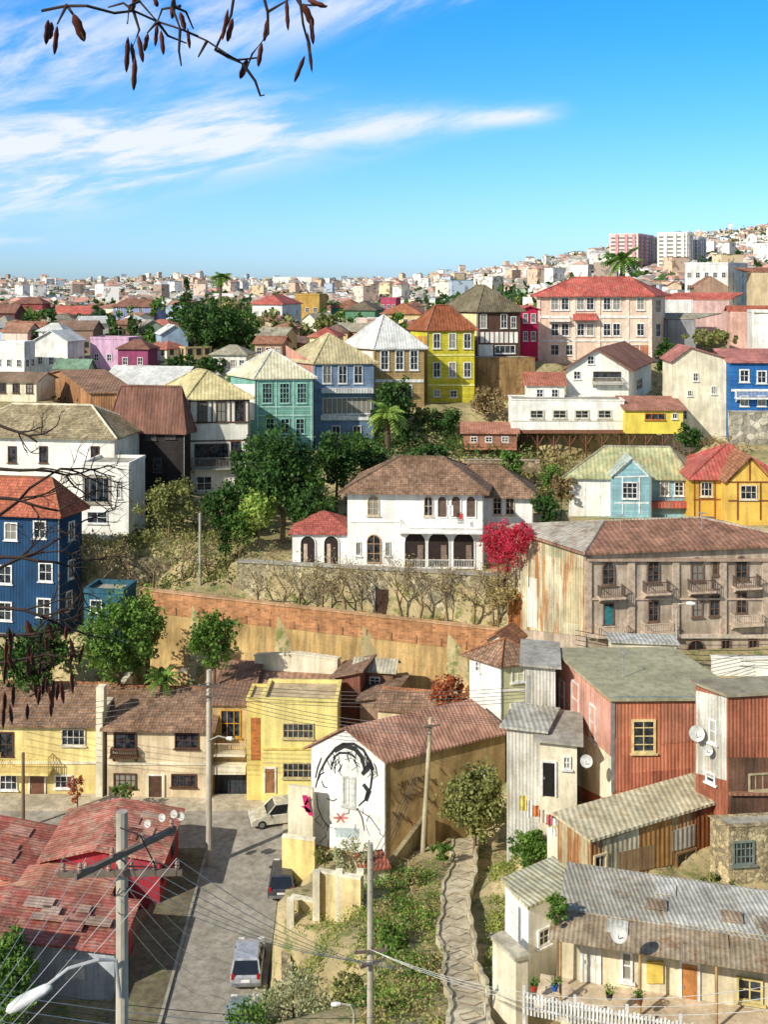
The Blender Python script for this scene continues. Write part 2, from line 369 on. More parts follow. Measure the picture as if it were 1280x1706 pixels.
# ---------------------------------------------------------------- plants
LM=dict(dark=leafmat((16,36,14),(60,96,34)),mid=leafmat((32,64,20),(102,140,46)),olive=leafmat((62,68,32),(146,148,72)),light=leafmat((66,102,32),(156,182,68)),brown=leafmat((96,74,46),(164,136,84)),
 pink=leafmat((150,16,34),(220,50,72)),red=leafmat((116,54,34),(196,98,56)),pale=leafmat((110,116,70),(196,196,140)),grass=leafmat((80,100,34),(164,170,74)),dry=leafmat((116,98,58),(182,164,100)))
BK=mat('plaster',(92,72,52),amt=.4); BKD=mat('plaster',(56,42,32),amt=.4)
def branchy(mb,p,d,l,r,depth,sp=.6,n=4,up=.15):
    q=p+d*l*.5+V((random.uniform(-1,1),random.uniform(-1,1),random.uniform(-.5,.5)))*l*.08; e=p+d*l+V((random.uniform(-1,1),random.uniform(-1,1),0))*l*.1
    mb.tube([p,q,e],r,r*.6,n=n,cap=False)
    if depth<=0: return [e]
    out=[]
    for k in range(random.choice((2,3,3))):
        nd=(d+V((random.uniform(-1,1),random.uniform(-1,1),random.uniform(-.6,.8)+up))*sp).normalized(); out+=branchy(mb,e if k else q,nd,l*random.uniform(.6,.8),r*.58,depth-1,sp,n,up)
    return out
def tree(name,label,cat,px,pb,D,pt_,w,lm='mid',n=1600,ls=.32,form='round',group=None,tv=.2,bare=False):
    b=P(px,pb,D); H=(pb-pt_)*D/F; R=w*D/F/2; o=thing(name,label,cat,b,group)
    zc=b.z+H*(.5+tv/2); rz=H*(1-tv)/2
    mb=MB(); tr=max(.05,H*.022)
    mb.tube([b-V((0,0,2)),b+V((R*.04,0,H*.25)),b+V((-R*.03,0,H*.55)),V((b.x,b.y,b.z+H*.8))],tr*1.3,tr*.35,n=6)
    for k in range(7 if H>3 else 4):
        a=random.uniform(0,6.28); z=random.uniform(.2,.6)*H; e=V((math.cos(a)*R*.75,math.sin(a)*R*.75,z+H*random.uniform(.1,.3)))
        mb.tube([b+V((0,0,z)),b+V((e.x*.5,e.y*.5,(z+e.z)/2)),b+e],tr*.5,tr*.15,n=4,cap=False)
    mb.build('trunk',BK,o)
    K=max(8,min(80,int(n/40))); cs=[];rr=[]
    for k in range(K):
        d=rng.normal(size=3); d/=np.linalg.norm(d); q=rng.uniform(.3,1.)**.5
        if form=='conifer':
            hh=rng.uniform(0,1); a=rng.uniform(0,6.28); rad=R*(1-hh)*q; cs.append((b.x+math.cos(a)*rad,b.y+math.sin(a)*rad,b.z+H*(.08+.92*hh))); rr.append(R*(.16+.25*(1-hh)))
        else:
            s=rng.uniform(.7,1.2); cs.append((b.x+d[0]*R*.8*q*s,b.y+d[1]*R*.78*q*s,zc+d[2]*rz*.84*q*s)); rr.append(min(R,rz)*rng.uniform(.13,.36))
    cs=np.array(cs); rr=np.array(rr); idx=rng.integers(0,K,n); d=rng.normal(size=(n,3)); d/=np.linalg.norm(d,axis=1)[:,None]
    c=cs[idx]+d*(rr[idx]*rng.uniform(.5,1.1,n))[:,None]; v,f=leafquads(c,ls)
    npmesh('crown',v,f,LM[lm],o); return o
def baretree(label,px,pb,D,H,name='bare_tree',cat='tree',group=None,leaf=0,lm='brown',depth=4,sp=.75,r=.13,thick=BKD):
    b=P(px,pb,D); o=thing(name,label,cat,b,group); mb=MB(); mb.tube([b-V((0,0,1.5)),b],r*1.1,r,cap=False)
    ends=branchy(mb,b,V((random.uniform(-.15,.15),0,1)).normalized(),H*.36,r,depth,sp)
    mb.build('trunk',thick,o)
    if leaf:
        e=np.array([tuple(q) for q in ends]); c=e[rng.integers(0,len(e),leaf)]+rng.normal(size=(leaf,3))*H*.07; v,f=leafquads(c,.15); npmesh('crown',v,f,LM[lm],o)
def palm(label,px,pb,D,pt_,w,lm='mid'):
    b=P(px,pb,D); H=(pb-pt_)*D/F; R=w*D/F/2; o=thing('palm_tree',label,'palm',b); top=b+V((0,0,H-R*.5))
    MB().tube([b-V((0,0,2)),(b+top)/2,top],R*.16,R*.1,n=8).build('trunk',BK,o); mb=MB()
    for k in range(34):
        a=k*2.4; el=random.uniform(-.3,1.2); prev=top; d=V((math.cos(a)*math.cos(el),math.sin(a)*math.cos(el),math.sin(el)))
        sd=V((-math.sin(a),math.cos(a),0))
        for j in range(9):
            d=(d+V((0,0,-.16))).normalized(); q=prev+d*R*.125; wd=R*.2*math.sin((j+1)/10*math.pi)+.02
            for sg in(-1,1): mb.poly(prev,q,q+sd*sg*wd+V((0,0,-wd*.5)),prev+sd*sg*wd*.8+d*R*.05+V((0,0,-wd*.6)))
            prev=q
    mb.build('crown',LM[lm],o)
# ================================================================= BUILDINGS
T_BR=mat('tile',(160,114,86),amt=.38); T_RED=mat('tile',(205,100,72),amt=.28); T_DK=mat('tile',(134,98,76),amt=.35); T_OR=mat('tile',(190,118,80),amt=.3)
R_YEL=mat('corr',(205,188,132),(160,140,90),amt=.3,per=.35); R_RUST=mat('corr',(156,90,64),(120,72,54),amt=.35,per=.35); R_WH=mat('corr',(222,224,222),(190,190,186),amt=.2,per=.35,thr=.62)
R_RED=mat('corr',(200,84,74),(184,108,88),amt=.28,per=.35); R_BRN=mat('corr',(118,70,56),(92,58,50),amt=.3,per=.35); R_GRY=mat('corr',(160,152,128),(134,122,98),amt=.3,per=.3); R_OLV=mat('corr',(96,86,64),(80,66,50),amt=.3)
P_WH=mat('plaster',(246,242,232),amt=.16); P_CR=mat('plaster',(240,226,190),amt=.22); P_YEL=mat('plaster',(242,214,130),amt=.22); P_BEI=mat('plaster',(232,202,154),amt=.24)
P_PK=mat('plaster',(238,194,166),amt=.18); P_BLUE=mat('corr',(14,44,84),amt=.22,per=.3); STONE=mat('stone',(172,150,114),amt=.35,per=.55); CONC=mat('plaster',(160,154,140),amt=.3)
H=House
# --- dark blue building, left edge
h=H('apartment_house','deep blue corrugated building with white windows and orange tile roof at the left edge','building',97,97,850,1058,P_BLUE,T_RED,aL=10,aR=72,L=-90,R=136,kind='hip',rise=2.4,ov=.5,cap=T_OR)
h.wins('L',[(8,957),(76,953),(8,1018),(73,1012),(-60,957),(-60,1018)],24,32,fw=.13); h.wins('L',[(18,885),(66,882),(-50,885)],22,30,fw=.13); h.wins('R',[(117,948),(114,1000),(118,884)],10,32,fw=.12)
h=H('shed','low teal painted block beside the dark blue building','shed',205,93,990,1055,mat('plaster',(28,70,94),amt=.3),CONC,aL=8,L=140,wR=3,kind='flat'); h.win('L',160,1010,20,22)
# --- white house, left
h=H('house','large white stucco house with mossy brown hip roof at the left','house',190,112,728,885,P_WH,mat('tile',(182,158,114),amt=.35),aL=9,L=-80,wR=9,kind='hip',rise=2.6,ov=.5,cap=P_CR,fascia=WH)
h.wins('L',[(158,757),(72,757),(20,757)],14,28,fm=BRN); h.wins('L',[(60,815),(10,815)],14,28)
h=H('house','white box shaped wing with grey bay window in front of the white hip roofed house','house wing',214,107,776,900,P_WH,CONC,aL=6,L=136,wR=5,kind='flat',par=.3)
h.win('L',161,816,46,46,nx=4,ny=1,fm=mat('plaster',(170,160,140)),fw=.2); h.win('L',162,862,34,20); h.win('L',198,815,8,30)
# --- black timber house
h=H('house','black timber clad house with dark red roof between two white houses','house',306,118,690,820,mat('siding',(24,20,20),amt=.3,per=.3),R_BRN,aL=8,aR=70,L=186,R=316,kind='hip',rise=2.8,ov=.5,cap=R_BRN)
h.wins('L',[(218,718),(252,718),(284,716)],17,30,fm=flat((70,60,56)),fw=.12); h.wins('L',[(222,775),(262,775)],15,24,fm=flat((70,60,56)))
# --- white and dark timber house
h=H('house','white house with brown timber band and three brown windows under straw coloured roof','house',313,121,662,822,mat('plaster',(232,226,210),amt=.15),mat('corr',(214,194,128),(180,160,100),amt=.2,per=.4),aL=58,aR=8,L=262,R=416,kind='hip',rise=2.6,ov=.4,cap=R_YEL)
h.wins('R',[(337,686),(368,685),(399,685)],17,36,fm=BRN,fw=.13); h.bars('R',[(314,662,415,661),(314,668,415,667),(316,662,316,820),(414,662,414,820),(353,662,353,705),(384,662,384,705),(314,735,415,733),(314,782,415,780),(314,704,415,703)],BRN,w=.16)
h.win('R',352,757,56,36,nx=5,ny=1,fm=BRN); h.win('R',340,805,26,24,nx=2); h.win('R',392,750,16,30,fm=BRN)
h.patch('L',[(264,648),(312,664),(312,720),(264,700)],mat('plaster',(232,205,140),amt=.15))
h.balcony('R',352,770,64,18,dep=.8,m=flat((150,145,135)))
# --- green house
GRN=mat('siding',(100,166,150),amt=.2,per=.25)
h=H('house','pale green wooden house with gridded window strips','house',426,128,628,750,GRN,mat('corr',(216,208,170),(190,176,130),amt=.18,per=.4),aL=58,aR=8,L=384,R=522,kind='hip',rise=2.9,cap=R_WH)
fmg=flat((160,212,196)); h.wins('R',[(445,655),(474,655),(503,655)],17,34,fm=fmg,nx=3,ny=4); h.wins('R',[(500,710),(450,710),(475,710)],15,26,fm=fmg,nx=2,ny=3)
h.bars('R',[(427,x,520,x) for x in(634,678,692,728)]+[(x,630,x,748) for x in(429,460,489,519)],flat((176,220,204)),w=.12,name='trim'); h.rect('L',388,640,424,700,P_WH)
# --- blue-grey house
BG=mat('siding',(88,116,156),amt=.2,per=.22)
h=H('house','blue grey wooden house with glazed gallery and straw coloured roof','house',525,133,603,745,BG,mat('corr',(190,172,122),(160,140,96),amt=.25,per=.4),aL=55,aR=9,L=474,R=623,kind='hip',rise=3.2,cap=R_YEL)
h.wins('R',[(545,624),(571,624),(597,624)],15,30); h.rect('R',534,646,621,654,R_WH,'porch_roof',pr=.9); h.win('R',578,676,82,28,nx=10,ny=1,fm=WH); h.rect('R',534,692,620,700,WH,'trim',pr=.12); h.wins('R',[(560,722),(595,722)],14,26)
h.patch('L',[(476,575),(522,604),(522,650),(480,640)],mat('plaster',(190,120,100),amt=.3))
# --- ochre house with white metal roof
h=H('house','ochre house with tall white framed windows and white metal pyramid roof','house',625,138,577,670,mat('siding',(160,126,70),amt=.22,per=.25),R_WH,aL=55,aR=8,L=574,R=707,kind='pyr',rise=3.8,cap=R_WH)
h.wins('R',[(641,600),(666,600),(690,600)],15,34,fw=.15,ny=3); h.rect('R',625,632,706,637,WH,'trim',pr=.1); h.rect('L',582,585,622,640,P_WH); h.wins('R',[(648,652),(680,652)],14,22)
# --- yellow house
YL=mat('siding',(216,200,44),amt=.2,per=.25)
h=H('house','bright yellow three storey house with white windows and rust roof','house',713,143,546,670,YL,mat('corr',(160,80,48),(128,64,40),amt=.3,per=.4),aL=60,aR=8,L=684,R=791,kind='hip',rise=2.8,cap=R_RUST)
for y,hh in((568,26),(616,26)): h.wins('R',[(728,y),(754,y),(779,y)],13,hh,fw=.12)
h.wins('R',[(728,655),(756,656)],12,12); h.rect('R',713,590,791,593,flat((240,232,130)),'trim',pr=.08); h.rect('R',713,640,791,643,flat((240,232,130)),'trim',pr=.08); h.rect('L',690,560,712,665,mat('plaster',(200,140,60)))
# --- dark half timbered house
h=H('house','dark half timbered house with olive hip roof beside the yellow house','house',797,150,514,602,mat('plaster',(50,32,24),amt=.2),R_OLV,aL=52,aR=8,L=738,R=867,kind='hip',rise=3.1,ov=.5,cap=R_OLV)
h.rect('L',744,522,795,560,mat('plaster',(235,205,140))); h.wins('R',[(806,535),(840,535)],11,24); h.wins('R',[(856,537)],9,20)
h.rect('R',799,552,864,572,P_WH); h.bars('R',[(799,552,864,552),(799,572,864,572)]+[(x,552,x,572) for x in range(800,866,8)],BRN); h.win('R',842,582,34,14,nx=4,ny=1); h.rect('R',798,574,822,600,P_WH)
h=H('wall','rust and ochre patched retaining wall under the dark half timbered house','retaining wall',798,147,596,668,mat('plaster',(150,110,62),(92,62,42),amt=.4),CONC,aL=60,aR=4,wL=3,R=892,kind='flat',par=.05)
h=H('house','narrow magenta house with white windows between the timbered house and pink mansion','house',867,156,516,600,mat('plaster',(186,20,62),amt=.2),R_RED,aL=60,aR=5,wL=5,R=897,kind='shed',ridge='L',rise=.5)
h.wins('R',[(876,530),(889,530),(876,560),(889,560)],8,16)
# --- pink mansion
h=H('mansion','large pale pink three storey mansion with low red hip roof','mansion',1086,160,490,604,P_PK,R_RED,aL=4,aR=62,L=895,R=1109,kind='hip',rise=2.4,ov=.7,cap=R_RED,fascia=WH)
for y in(506,549): h.wins('L',[(925,y),(942,y),(968,y),(984,y),(1012,y),(1028,y),(1068,y)],14,22,fw=.14)
h.wins('L',[(925,583),(950,583),(1015,583),(1060,583)],14,18); h.wins('R',[(1097,510),(1097,550)],8,22)
h.rect('L',897,526,1085,530,WH,'trim',pr=.12); h.rect('L',897,566,1085,569,WH,'trim',pr=.12)
h.bars('L',[(x,492,x,600) for x in(898,957,998,1046,1084)],flat((250,226,205)),'pilaster',w=.5,pr=.12); h.rect('L',1046,575,1084,600,mat('plaster',(190,110,80)))
pb=MB(); a=h.fp('L',955,532); b=h.fp('L',995,532); o_,t_,n_=h.face('L'); pb.prism([a+n_*.01,a+n_*1.2-V((0,0,.1)),a+n_*.01+V((0,0,.9))],b-a); pb.build('bay_roof',R_RED,h.o); h.balcony('L',932,530,34,8,m=WH)
# --- white gable house and its neighbours (right centre)
h=H('house','white house with gable front and brown roof above the stilted building','house',1048,134,614,672,P_WH,mat('corr',(156,92,70),(130,80,62)),aL=4,aR=68,L=944,R=1086,kind='gable',ridge='R',rise=2.4,ov=.6,fascia=None)
h.win('L',1012,626,46,14,nx=5,ny=1,fm=BRN); h.balcony('L',1012,633,50,10,m=flat((190,185,170)),dep=.8); h.wins('L',[(962,625),(985,600)],12,14); h.wins('R',[(1065,640)],10,18)
h=H('house','small white house with rusty pink sheet roof left of the white gable house','house',941,131,642,672,P_WH,mat('corr',(200,110,84),(160,84,64)),aL=5,L=878,wR=5,kind='shed',ridge='L',rise=1.,rp=1); h.wins('L',[(900,655),(925,655)],12,14)
def stilts(h,xs,yt,yb,m=flat((96,58,42))):
    for i,x in enumerate(xs):
        a=h.fp('L',x,yt,-.3); b=h.fp('L',x,yb,-.3); MB().tube([a,b],.12,n=5).build('stilt',m,h.o)
        if i<len(xs)-1:
            c=h.fp('L',(x+xs[i+1])/2,yt+2,-.3); e=h.fp('L',xs[i+1],(yt+yb)/2+3,-.3); MB().tube([h.fp('L',x,(yt+yb)/2+3,-.3),c],.07,n=4).build('brace',m,h.o); MB().tube([c,e],.07,n=4).build('brace',m,h.o)
h=H('house','long low white house with flat front raised on braced brown stilts','house',1041,127,668,718,P_WH,CONC,aL=3,L=852,wR=5,kind='flat',ground=False,fd=.2,par=.15)
h.wins('L',[(895,690),(933,690),(970,690),(1008,690)],24,15,fw=.15,fm=flat((215,205,180))); h.rect('L',853,716,1040,722,flat((120,76,54)),'floor_beam',pr=.1); stilts(h,[870,897,924,951,978,1005,1034],720,762); h.rect('L',853,700,1040,702,flat((225,215,195)),'trim',pr=.05)
h=H('house','yellow room with rusty red roof on stilts at the end of the long white house','house',1139,125,683,720,mat('plaster',(236,206,70),amt=.14),mat('corr',(176,104,84),(146,88,70)),aL=3,L=1043,wR=5,kind='shed',ridge='L',rise=.9,rp=1,ground=False,fd=.2)
h.win('L',1092,694,34,11,nx=3,ny=1,fm=flat((190,110,40))); h.win('L',1125,693,9,10,ny=1); stilts(h,[1050,1078,1106,1132],720,760)
for x in(850,900,950,1000,1050,1100,1140): ctrl(x,774,126); ctrl(x,770,128.5); ctrl(x,766,132); ctrl(x,797,121)
h=H('terrace_cabin','low brown wooden cabin with rusty sheet roof left of the stilts','cabin',862,126,722,752,mat('board',(150,92,66),amt=.3,per=.2),mat('corr',(190,110,84),(150,84,62)),aL=4,L=772,wR=4,kind='shed',ridge='L',rise=.6,rp=1); h.balcony('L',818,740,84,10,dep=1.,m=flat((190,120,90))); h.wins('L',[(790,732),(815,732),(842,732)],12,10)
h=H('retaining_wall','rough stone terrace wall on the slope below the brown cabin','retaining wall',900,120,768,800,mat('stone',(170,140,104),per=.5),CONC,aL=3,L=775,wR=1,kind='flat',par=.05)
# --- cream building and blue house (right)
h=H('house','tall cream plastered house with blank wall beside the blue house','house',1222,129,600,738,P_CR,mat('corr',(190,100,90),(150,80,70)),aL=3,L=1122,wR=6,kind='gable',ridge='R',rise=1.5,rp=.72)
h.wins('L',[(1160,628),(1190,650)],9,14); h.win('L',1140,690,12,18); h.wins('L',[(1150,655)],8,10)
h=H('house','bright blue house with white windows and pinkish red roof at the right edge','house',1310,127,604,690,mat('siding',(28,92,176),amt=.2,per=.25),mat('corr',(205,110,100),(170,88,78)),aL=2,L=1218,wR=6,kind='shed',ridge='L',rise=1.1,rp=1)
h.wins('L',[(1241,626),(1270,628)],17,22,fw=.15); h.rect('L',1219,648,1309,652,WH,'trim',pr=.1); h.balcony('L',1255,656,60,12,m=WH); h.wins('L',[(1241,668),(1270,668)],15,18)
h=H('wall','pale stone base wall under the bright blue house','retaining wall',1320,125,688,740,mat('stone',(204,192,168),per=.7),CONC,aL=2,L=1222,wR=2,kind='flat',par=.05)
# --- cyan house
CY=mat('siding',(126,186,204),amt=.2,per=.22)
h=H('house','pale cyan wooden house with white trimmed gable and mossy green roof','house',1150,105,793,862,CY,mat('corr',(172,178,122),(198,178,116),amt=.28,per=.4),aL=5,aR=60,L=948,R=1172,kind='hip',rise=2.3,ov=.45,cap=R_GRY)
h.rect('L',950,794,1018,860,P_WH); h.wins('L',[(1108,814),(1132,814)],16,24,nx=2,ny=3); h.bars('L',[(x,795,x,860) for x in(950,975,1000,1020,1086,1149)],WH,w=.14,name='trim')
g=H('dormer_wing','cyan gabled bay with white trim projecting from the cyan house','house wing',1084,103.5,792,858,CY,mat('corr',(190,206,190)),aL=4,L=1022,wR=4,kind='gable',ridge='R',rise=1.6,ov=.25)
g.win('L',1050,817,26,28,nx=3,ny=3); g.bars('L',[(1024,795,1082,793),(1024,838,1082,838),(1026,792,1053,766),(1080,792,1053,766),(1038,795,1038,856),(1066,795,1066,856)],WH,w=.12,name='trim')
h.patch('L',[(1082,834),(1146,834),(1150,844),(1078,844)],R_RED,'porch_roof',pr=.8)
# --- yellow timbered house with red roof
h=H('house','yellow ochre house with red hip roof and brown timber lines beside the cyan house','house',1305,101,795,868,mat('plaster',(222,168,60),amt=.2),R_RED,aL=4,L=1155,wR=8,kind='hip',rise=2.3,ov=.5,cap=R_RED)
h.wins('L',[(1178,815),(1215,816)],20,24,nx=3,fm=flat((230,215,190))); h.bars('L',[(1156,800,1300,800),(1156,832,1300,832)]+[(x,796,x,866) for x in(1158,1166,1192,1203,1232)],flat((130,66,30)),w=.1)
g=H('dormer_wing','yellow gable with dark timber framing at the right of the red roofed house','house wing',1290,99,800,868,mat('plaster',(228,176,70),amt=.2),T_OR,aL=3,L=1212,wR=5,kind='gable',ridge='R',rise=2.1,ov=.3)
g.win('L',1248,820,28,24,nx=3,fm=flat((230,215,190))); g.bars('L',[(1214,803,1290,803),(1214,834,1290,834),(1216,800,1250,762),(1286,800,1250,762),(1250,764,1250,800),(1230,834,1230,866),(1268,834,1268,866),(1230,803,1230,834),(1268,803,1268,834)],flat((120,60,30)),w=.12)
# --- white villa
P_V=mat('plaster',(248,245,240),amt=.12)
h=H('villa','white two storey villa with brown tile hip roof and arched loggia above the stone terrace','villa',804,97,816,948,P_V,T_BR,aL=3,aR=80,L=579,wR=8,kind='hip',rise=2.15,ov=.7,cap=T_DK,fascia=flat((190,150,120)))
h.win('L',622,842,20,34,arch=True,fm=flat((225,200,160)),ny=3); h.win('L',623,914,24,48,arch=True,fm=flat((200,150,110)),ny=3,sill=False); h.wins('L',[(597,914),(646,914)],9,24,ny=1)
ARCH_SHADE=flat((52,40,36),.9)  # flat dark sheets painted as the shaded depth of the open arches
for x in(692,731,773): h.win('L',x,916,38,62,arch=True,nx=1,ny=1,fm=P_V,fw=.1,sill=False,gm=ARCH_SHADE,name='arched_opening'); h.rect('L',x+4,908,x+13,944,flat((120,98,84)),'inner_pier',pr=.018); h.balcony('L',x,938,34,12,dep=.12,m=WH)
h.win('L',714,843,16,34,arch=True,fm=flat((225,200,180))); 
for x in(737,760,785): h.win('L',x,844,18,38,arch=True,nx=1,ny=1,fm=P_V,fw=.1,sill=False,gm=flat((90,70,60),.9),name='arched_opening')  # upper loggia: brown sheet painted as the shade inside each arch
h.rect('L',664,882,804,886,P_V,'balcony_floor',pr=.9); h.balcony('L',735,874,138,18,dep=.9,m=WH)
h.rect('L',582,868,664,870,P_V,'trim',pr=.07)
g=H('villa_wing','right wing of the white villa with paired arched windows and brown tile roof','villa wing',887,99.5,822,935,P_V,T_BR,aL=4,L=730,wR=6,kind='hip',ridge='L',rise=2.,ov=.6,cap=T_DK)
g.wins('L',[(829,842),(850,842)],15,32,arch=True,fm=flat((215,190,150)),ny=3); g.win('L',866,900,14,30)
g=H('villa_porch','single storey arched porch with red tile roof at the left of the white villa','villa porch',584,98,887,948,P_V,mat('tile',(200,92,80),amt=.25),aL=3,L=487,wR=5,kind='hip',ridge='L',rise=1.3,ov=.35)
for x in(513,552): g.win('L',x,918,27,54,arch=True,nx=1,ny=1,fm=P_V,fw=.1,sill=False,gm=ARCH_SHADE,name='arched_opening'); g.rect('L',x-7,906,x-1,944,flat((196,170,146)),'inner_pier',pr=.018)
for i,(x,c) in enumerate(((744,(235,235,240)),(765,(200,60,60)))):
    a=h.fp('L',x,838,1.) if i==0 else h.fp('L',x,852,1.); s=.6 if i==0 else .3
    mb=MB(); 
    for k in range(4): mb.poly(a+V((s*k/4,.05*(k%2),0)),a+V((s*(k+1)/4,.05*((k+1)%2),0)),a+V((s*(k+1)/4,.05*((k+1)%2)-.03,-s*1.6)),a+V((s*k/4,.05*(k%2)-.03,-s*1.6)))
    tag(mb.build('hanging_cloth',flat(c),org=a),('white sheet' if i==0 else 'small red cloth')+' hung to dry on the balcony of the white villa','laundry')
# --- brown apartment block
BRW=mat('plaster',(188,164,142),amt=.34)
h=H('apartment_building','three storey brown apartment block with arched windows and balconies under a rusty hip roof','apartment building',977,84,920,1090,BRW,mat('corr',(164,104,80),(138,90,68),amt=.35,per=.45,thr=.52),aL=60,aR=9,L=845,R=1350,kind='hip',ridge='R',rise=1.15,ov=.5,fd=8,cap=mat('corr',(190,170,150)))
h.patch('L',[(846,884),(975,918),(975,1060),(846,1045)],mat('corr',(226,212,170),(180,110,56),amt=.3,per=.3,thr=.54),'sheet_cladding',pr=.05,label='rust streaked cream corrugated sheet cladding on the end wall')
h.patch('L',[(880,960),(896,964),(896,1046),(880,1044)],mat('corr',(228,222,205),amt=.15),'sheet_cladding',pr=.08)
h.patch('L',[(848,985),(870,990),(868,1046),(848,1044)],mat('corr',(180,98,46),(120,60,30)),'sheet_cladding',pr=.07)
h.patch('L',[(940,940),(972,946),(972,1040),(940,1036)],mat('corr',(200,180,130),(168,98,56)),'sheet_cladding',pr=.065)
h.patch('L',[(905,900),(938,908),(938,930),(905,924)],mat('corr',(176,172,130),(150,130,90)),'sheet_cladding',pr=.06)
gp=MB(); A_,D_,r1_=h.pt(-.52,-.52,h.h+.1),h.pt(-.52,h.wL+.52,h.h+.1),h.pt(h.wL/2,h.wL/2,h.h+1.36); gp.poly(A_,D_,r1_); gp.poly(A_+V((0,0,.04)),D_+V((0,0,.04)),r1_+V((0,0,.04))); gp.build('roof_sheet',mat('corr',(190,178,160),(160,134,110),per=.4),h.o)
fmb=flat((110,84,68))
for x,y in((1014,955),(1089,951),(1162,948),(1236,946)): h.win('R',x,y,22,40,arch=True,fm=fmb,fw=.12,ny=3)
h.win('R',1192,946,10,24,fm=fmb)
for x,y in((1014,1022),(1089,1018),(1162,1010),(1191,1008),(1236,1004)): h.win('R',x,y,18,36,fm=fmb,ny=3)
h.rect('R',1008,1010,1021,1040,flat((40,110,120)),'shutter',pr=.12)
for x,y in((1016,982),(1091,975),(1166,972),(1241,966)): h.balcony('R',x,y,40,18,dep=.8,sm=flat((206,178,154)),m=flat((80,66,58)))
for x,y in((1016,1046),(1093,1042),(1241,1028)): h.balcony('R',x,y,48,16,dep=.8,m=flat((214,192,166)),sm=flat((214,192,166)))
h.rect('R',978,930,1345,934,flat((176,146,124)),'cornice',pr=.3); h.rect('R',978,1056,1345,1062,flat((214,194,172)),'cornice',pr=.25); h.rect('R',978,996,1345,999,flat((204,176,152)),'cornice',pr=.12)
h.bars('R',[(x,934,x,1056) for x in(980,1052,1126,1205,1276)],flat((198,172,148)),'pilaster',w=.55,pr=.15)
for x in(1055,1100,1160,1210,1255): h.win('R',x,1082,30 if x==1160 else 16,34,fm=fmb,arch=(x==1160),gm=DARK)
for u in(5,12): h.antenna(u,3,h.h+.6)
ctrl(1200,1120,82); ctrl(1100,1110,82); ctrl(1280,1125,82)
h=H('garden_wall','low white wall with pale coping behind the rust house at the right edge','wall',1300,77,1098,1125,P_WH,P_CR,aL=3,L=1188,wR=.4,kind='flat',par=.08)
h=H('shed','long narrow shed with pale sheet roof at the foot of the brown apartment block','shed',1128,78,1074,1110,P_CR,mat('corr',(214,216,214),(190,186,176),per=.3),aL=3,L=1020,wR=1.6,kind='slab',rise=.1,ov=.2)
# --- white and green house with tile roof
h=H('house','small white and pale green house with hipped tile roof below the brown apartment block','house',836,78,1104,1200,P_WH,T_BR,aL=45,aR=20,L=783,R=900,kind='hip',rise=1.1,ov=.4,cap=T_OR)
h.rect('R',837,1106,899,1198,mat('plaster',(206,206,150),amt=.2)); h.win('R',863,1123,22,26,nx=2); h.win('R',862,1180,24,22); h.win('L',797,1110,8,18); h.rect('R',837,1148,899,1152,P_WH,'trim',pr=.08)
g=H('roof_dormer','little gabled tile hump on top of the small white and green house','roof dormer',848,80.5,1072,1090,P_CR,T_OR,aL=30,L=812,wR=2.5,kind='gable',ridge='R',rise=.6,ground=False,fd=1)
# --- red corrugated house
RC=mat('corr',(210,116,82),(184,94,66),amt=.26,per=.2); RG=mat('plaster',(150,144,106),(130,124,92),amt=.24)
h=H('house','faded red corrugated iron house with flat olive roof and cream framed window','house',1021,60,1166,1322,RC,RG,aL=76,aR=1,L=926,R=1240,kind='slab',rise=.1,ov=.25,fd=3)
h.rect('R',1023,1160,1158,1168,mat('corr',(120,140,140)),'fascia',pr=.1); h.win('R',1073,1226,40,56,nx=2,ny=4,fm=flat((230,205,140)),fw=.12,lab='cream framed window of four rows of panes')
h.patch('R',[(1024,1230),(1050,1226),(1050,1312),(1024,1318)],mat('corr',(204,108,78),(148,72,50),per=.2),'sheet_cladding',pr=.025); h.patch('R',[(1100,1172),(1156,1172),(1156,1235),(1100,1240)],mat('corr',(202,118,90),(174,90,64),per=.2),'sheet_cladding',pr=.03); h.patch('R',[(1030,1290),(1150,1280),(1150,1318),(1030,1318)],mat('corr',(194,100,74),(138,68,46),per=.2),'sheet_cladding',pr=.035)
h.patch('L',[(926,1210),(1021,1300),(1021,1335),(926,1290)],P_CR,'plaster_base',pr=.06); h.patch('L',[(926,1180),(1021,1262),(1021,1330),(926,1290)],P_CR,'plaster_base',pr=.05)
h.patch('L',[(926,1090),(1018,1172),(1018,1262),(926,1180)],mat('corr',(224,146,122),(204,118,96),amt=.2,per=.25),'sheet_cladding',pr=.03)
h.win('L',961,1166,12,60,nx=1,ny=2,fm=flat((225,225,220))); h.win('L',990,1204,10,60,nx=1,ny=2,fm=flat((225,225,220))); h.win('L',938,1160,9,56,nx=1,ny=2)
h.bars('R',[(1022,1166,1022,1320)],flat((120,120,118)),'corner_trim',w=.2,pr=.06); h.antenna(2,3,h.h+.1)
WC=mat('corr',(232,228,216),(198,184,160),amt=.28,per=.2,thr=.57)
h=H('annex','tall white corrugated annex attached left of the red iron house','annex',926,64.5,1112,1225,WC,CONC,aL=8,L=876,wR=4,kind='slab',rise=.1,ground=False); h.rect('L',878,1125,884,1170,GRY)
h=H('annex','white corrugated stair tower with dark doorway under the red iron house','annex',905,61,1218,1372,WC,mat('corr',(190,186,170)),aL=12,aR=70,L=845,wR=3,kind='slab',rise=.1)
h=H('porch_wall','cream plastered porch block with doorway beside the white corrugated tower','porch',962,60,1240,1376,P_CR,CONC,aL=10,L=900,wR=4,kind='slab',rise=.1); h.door('L',915,1298,20,56,DARK); h.win('L',945,1270,14,22)
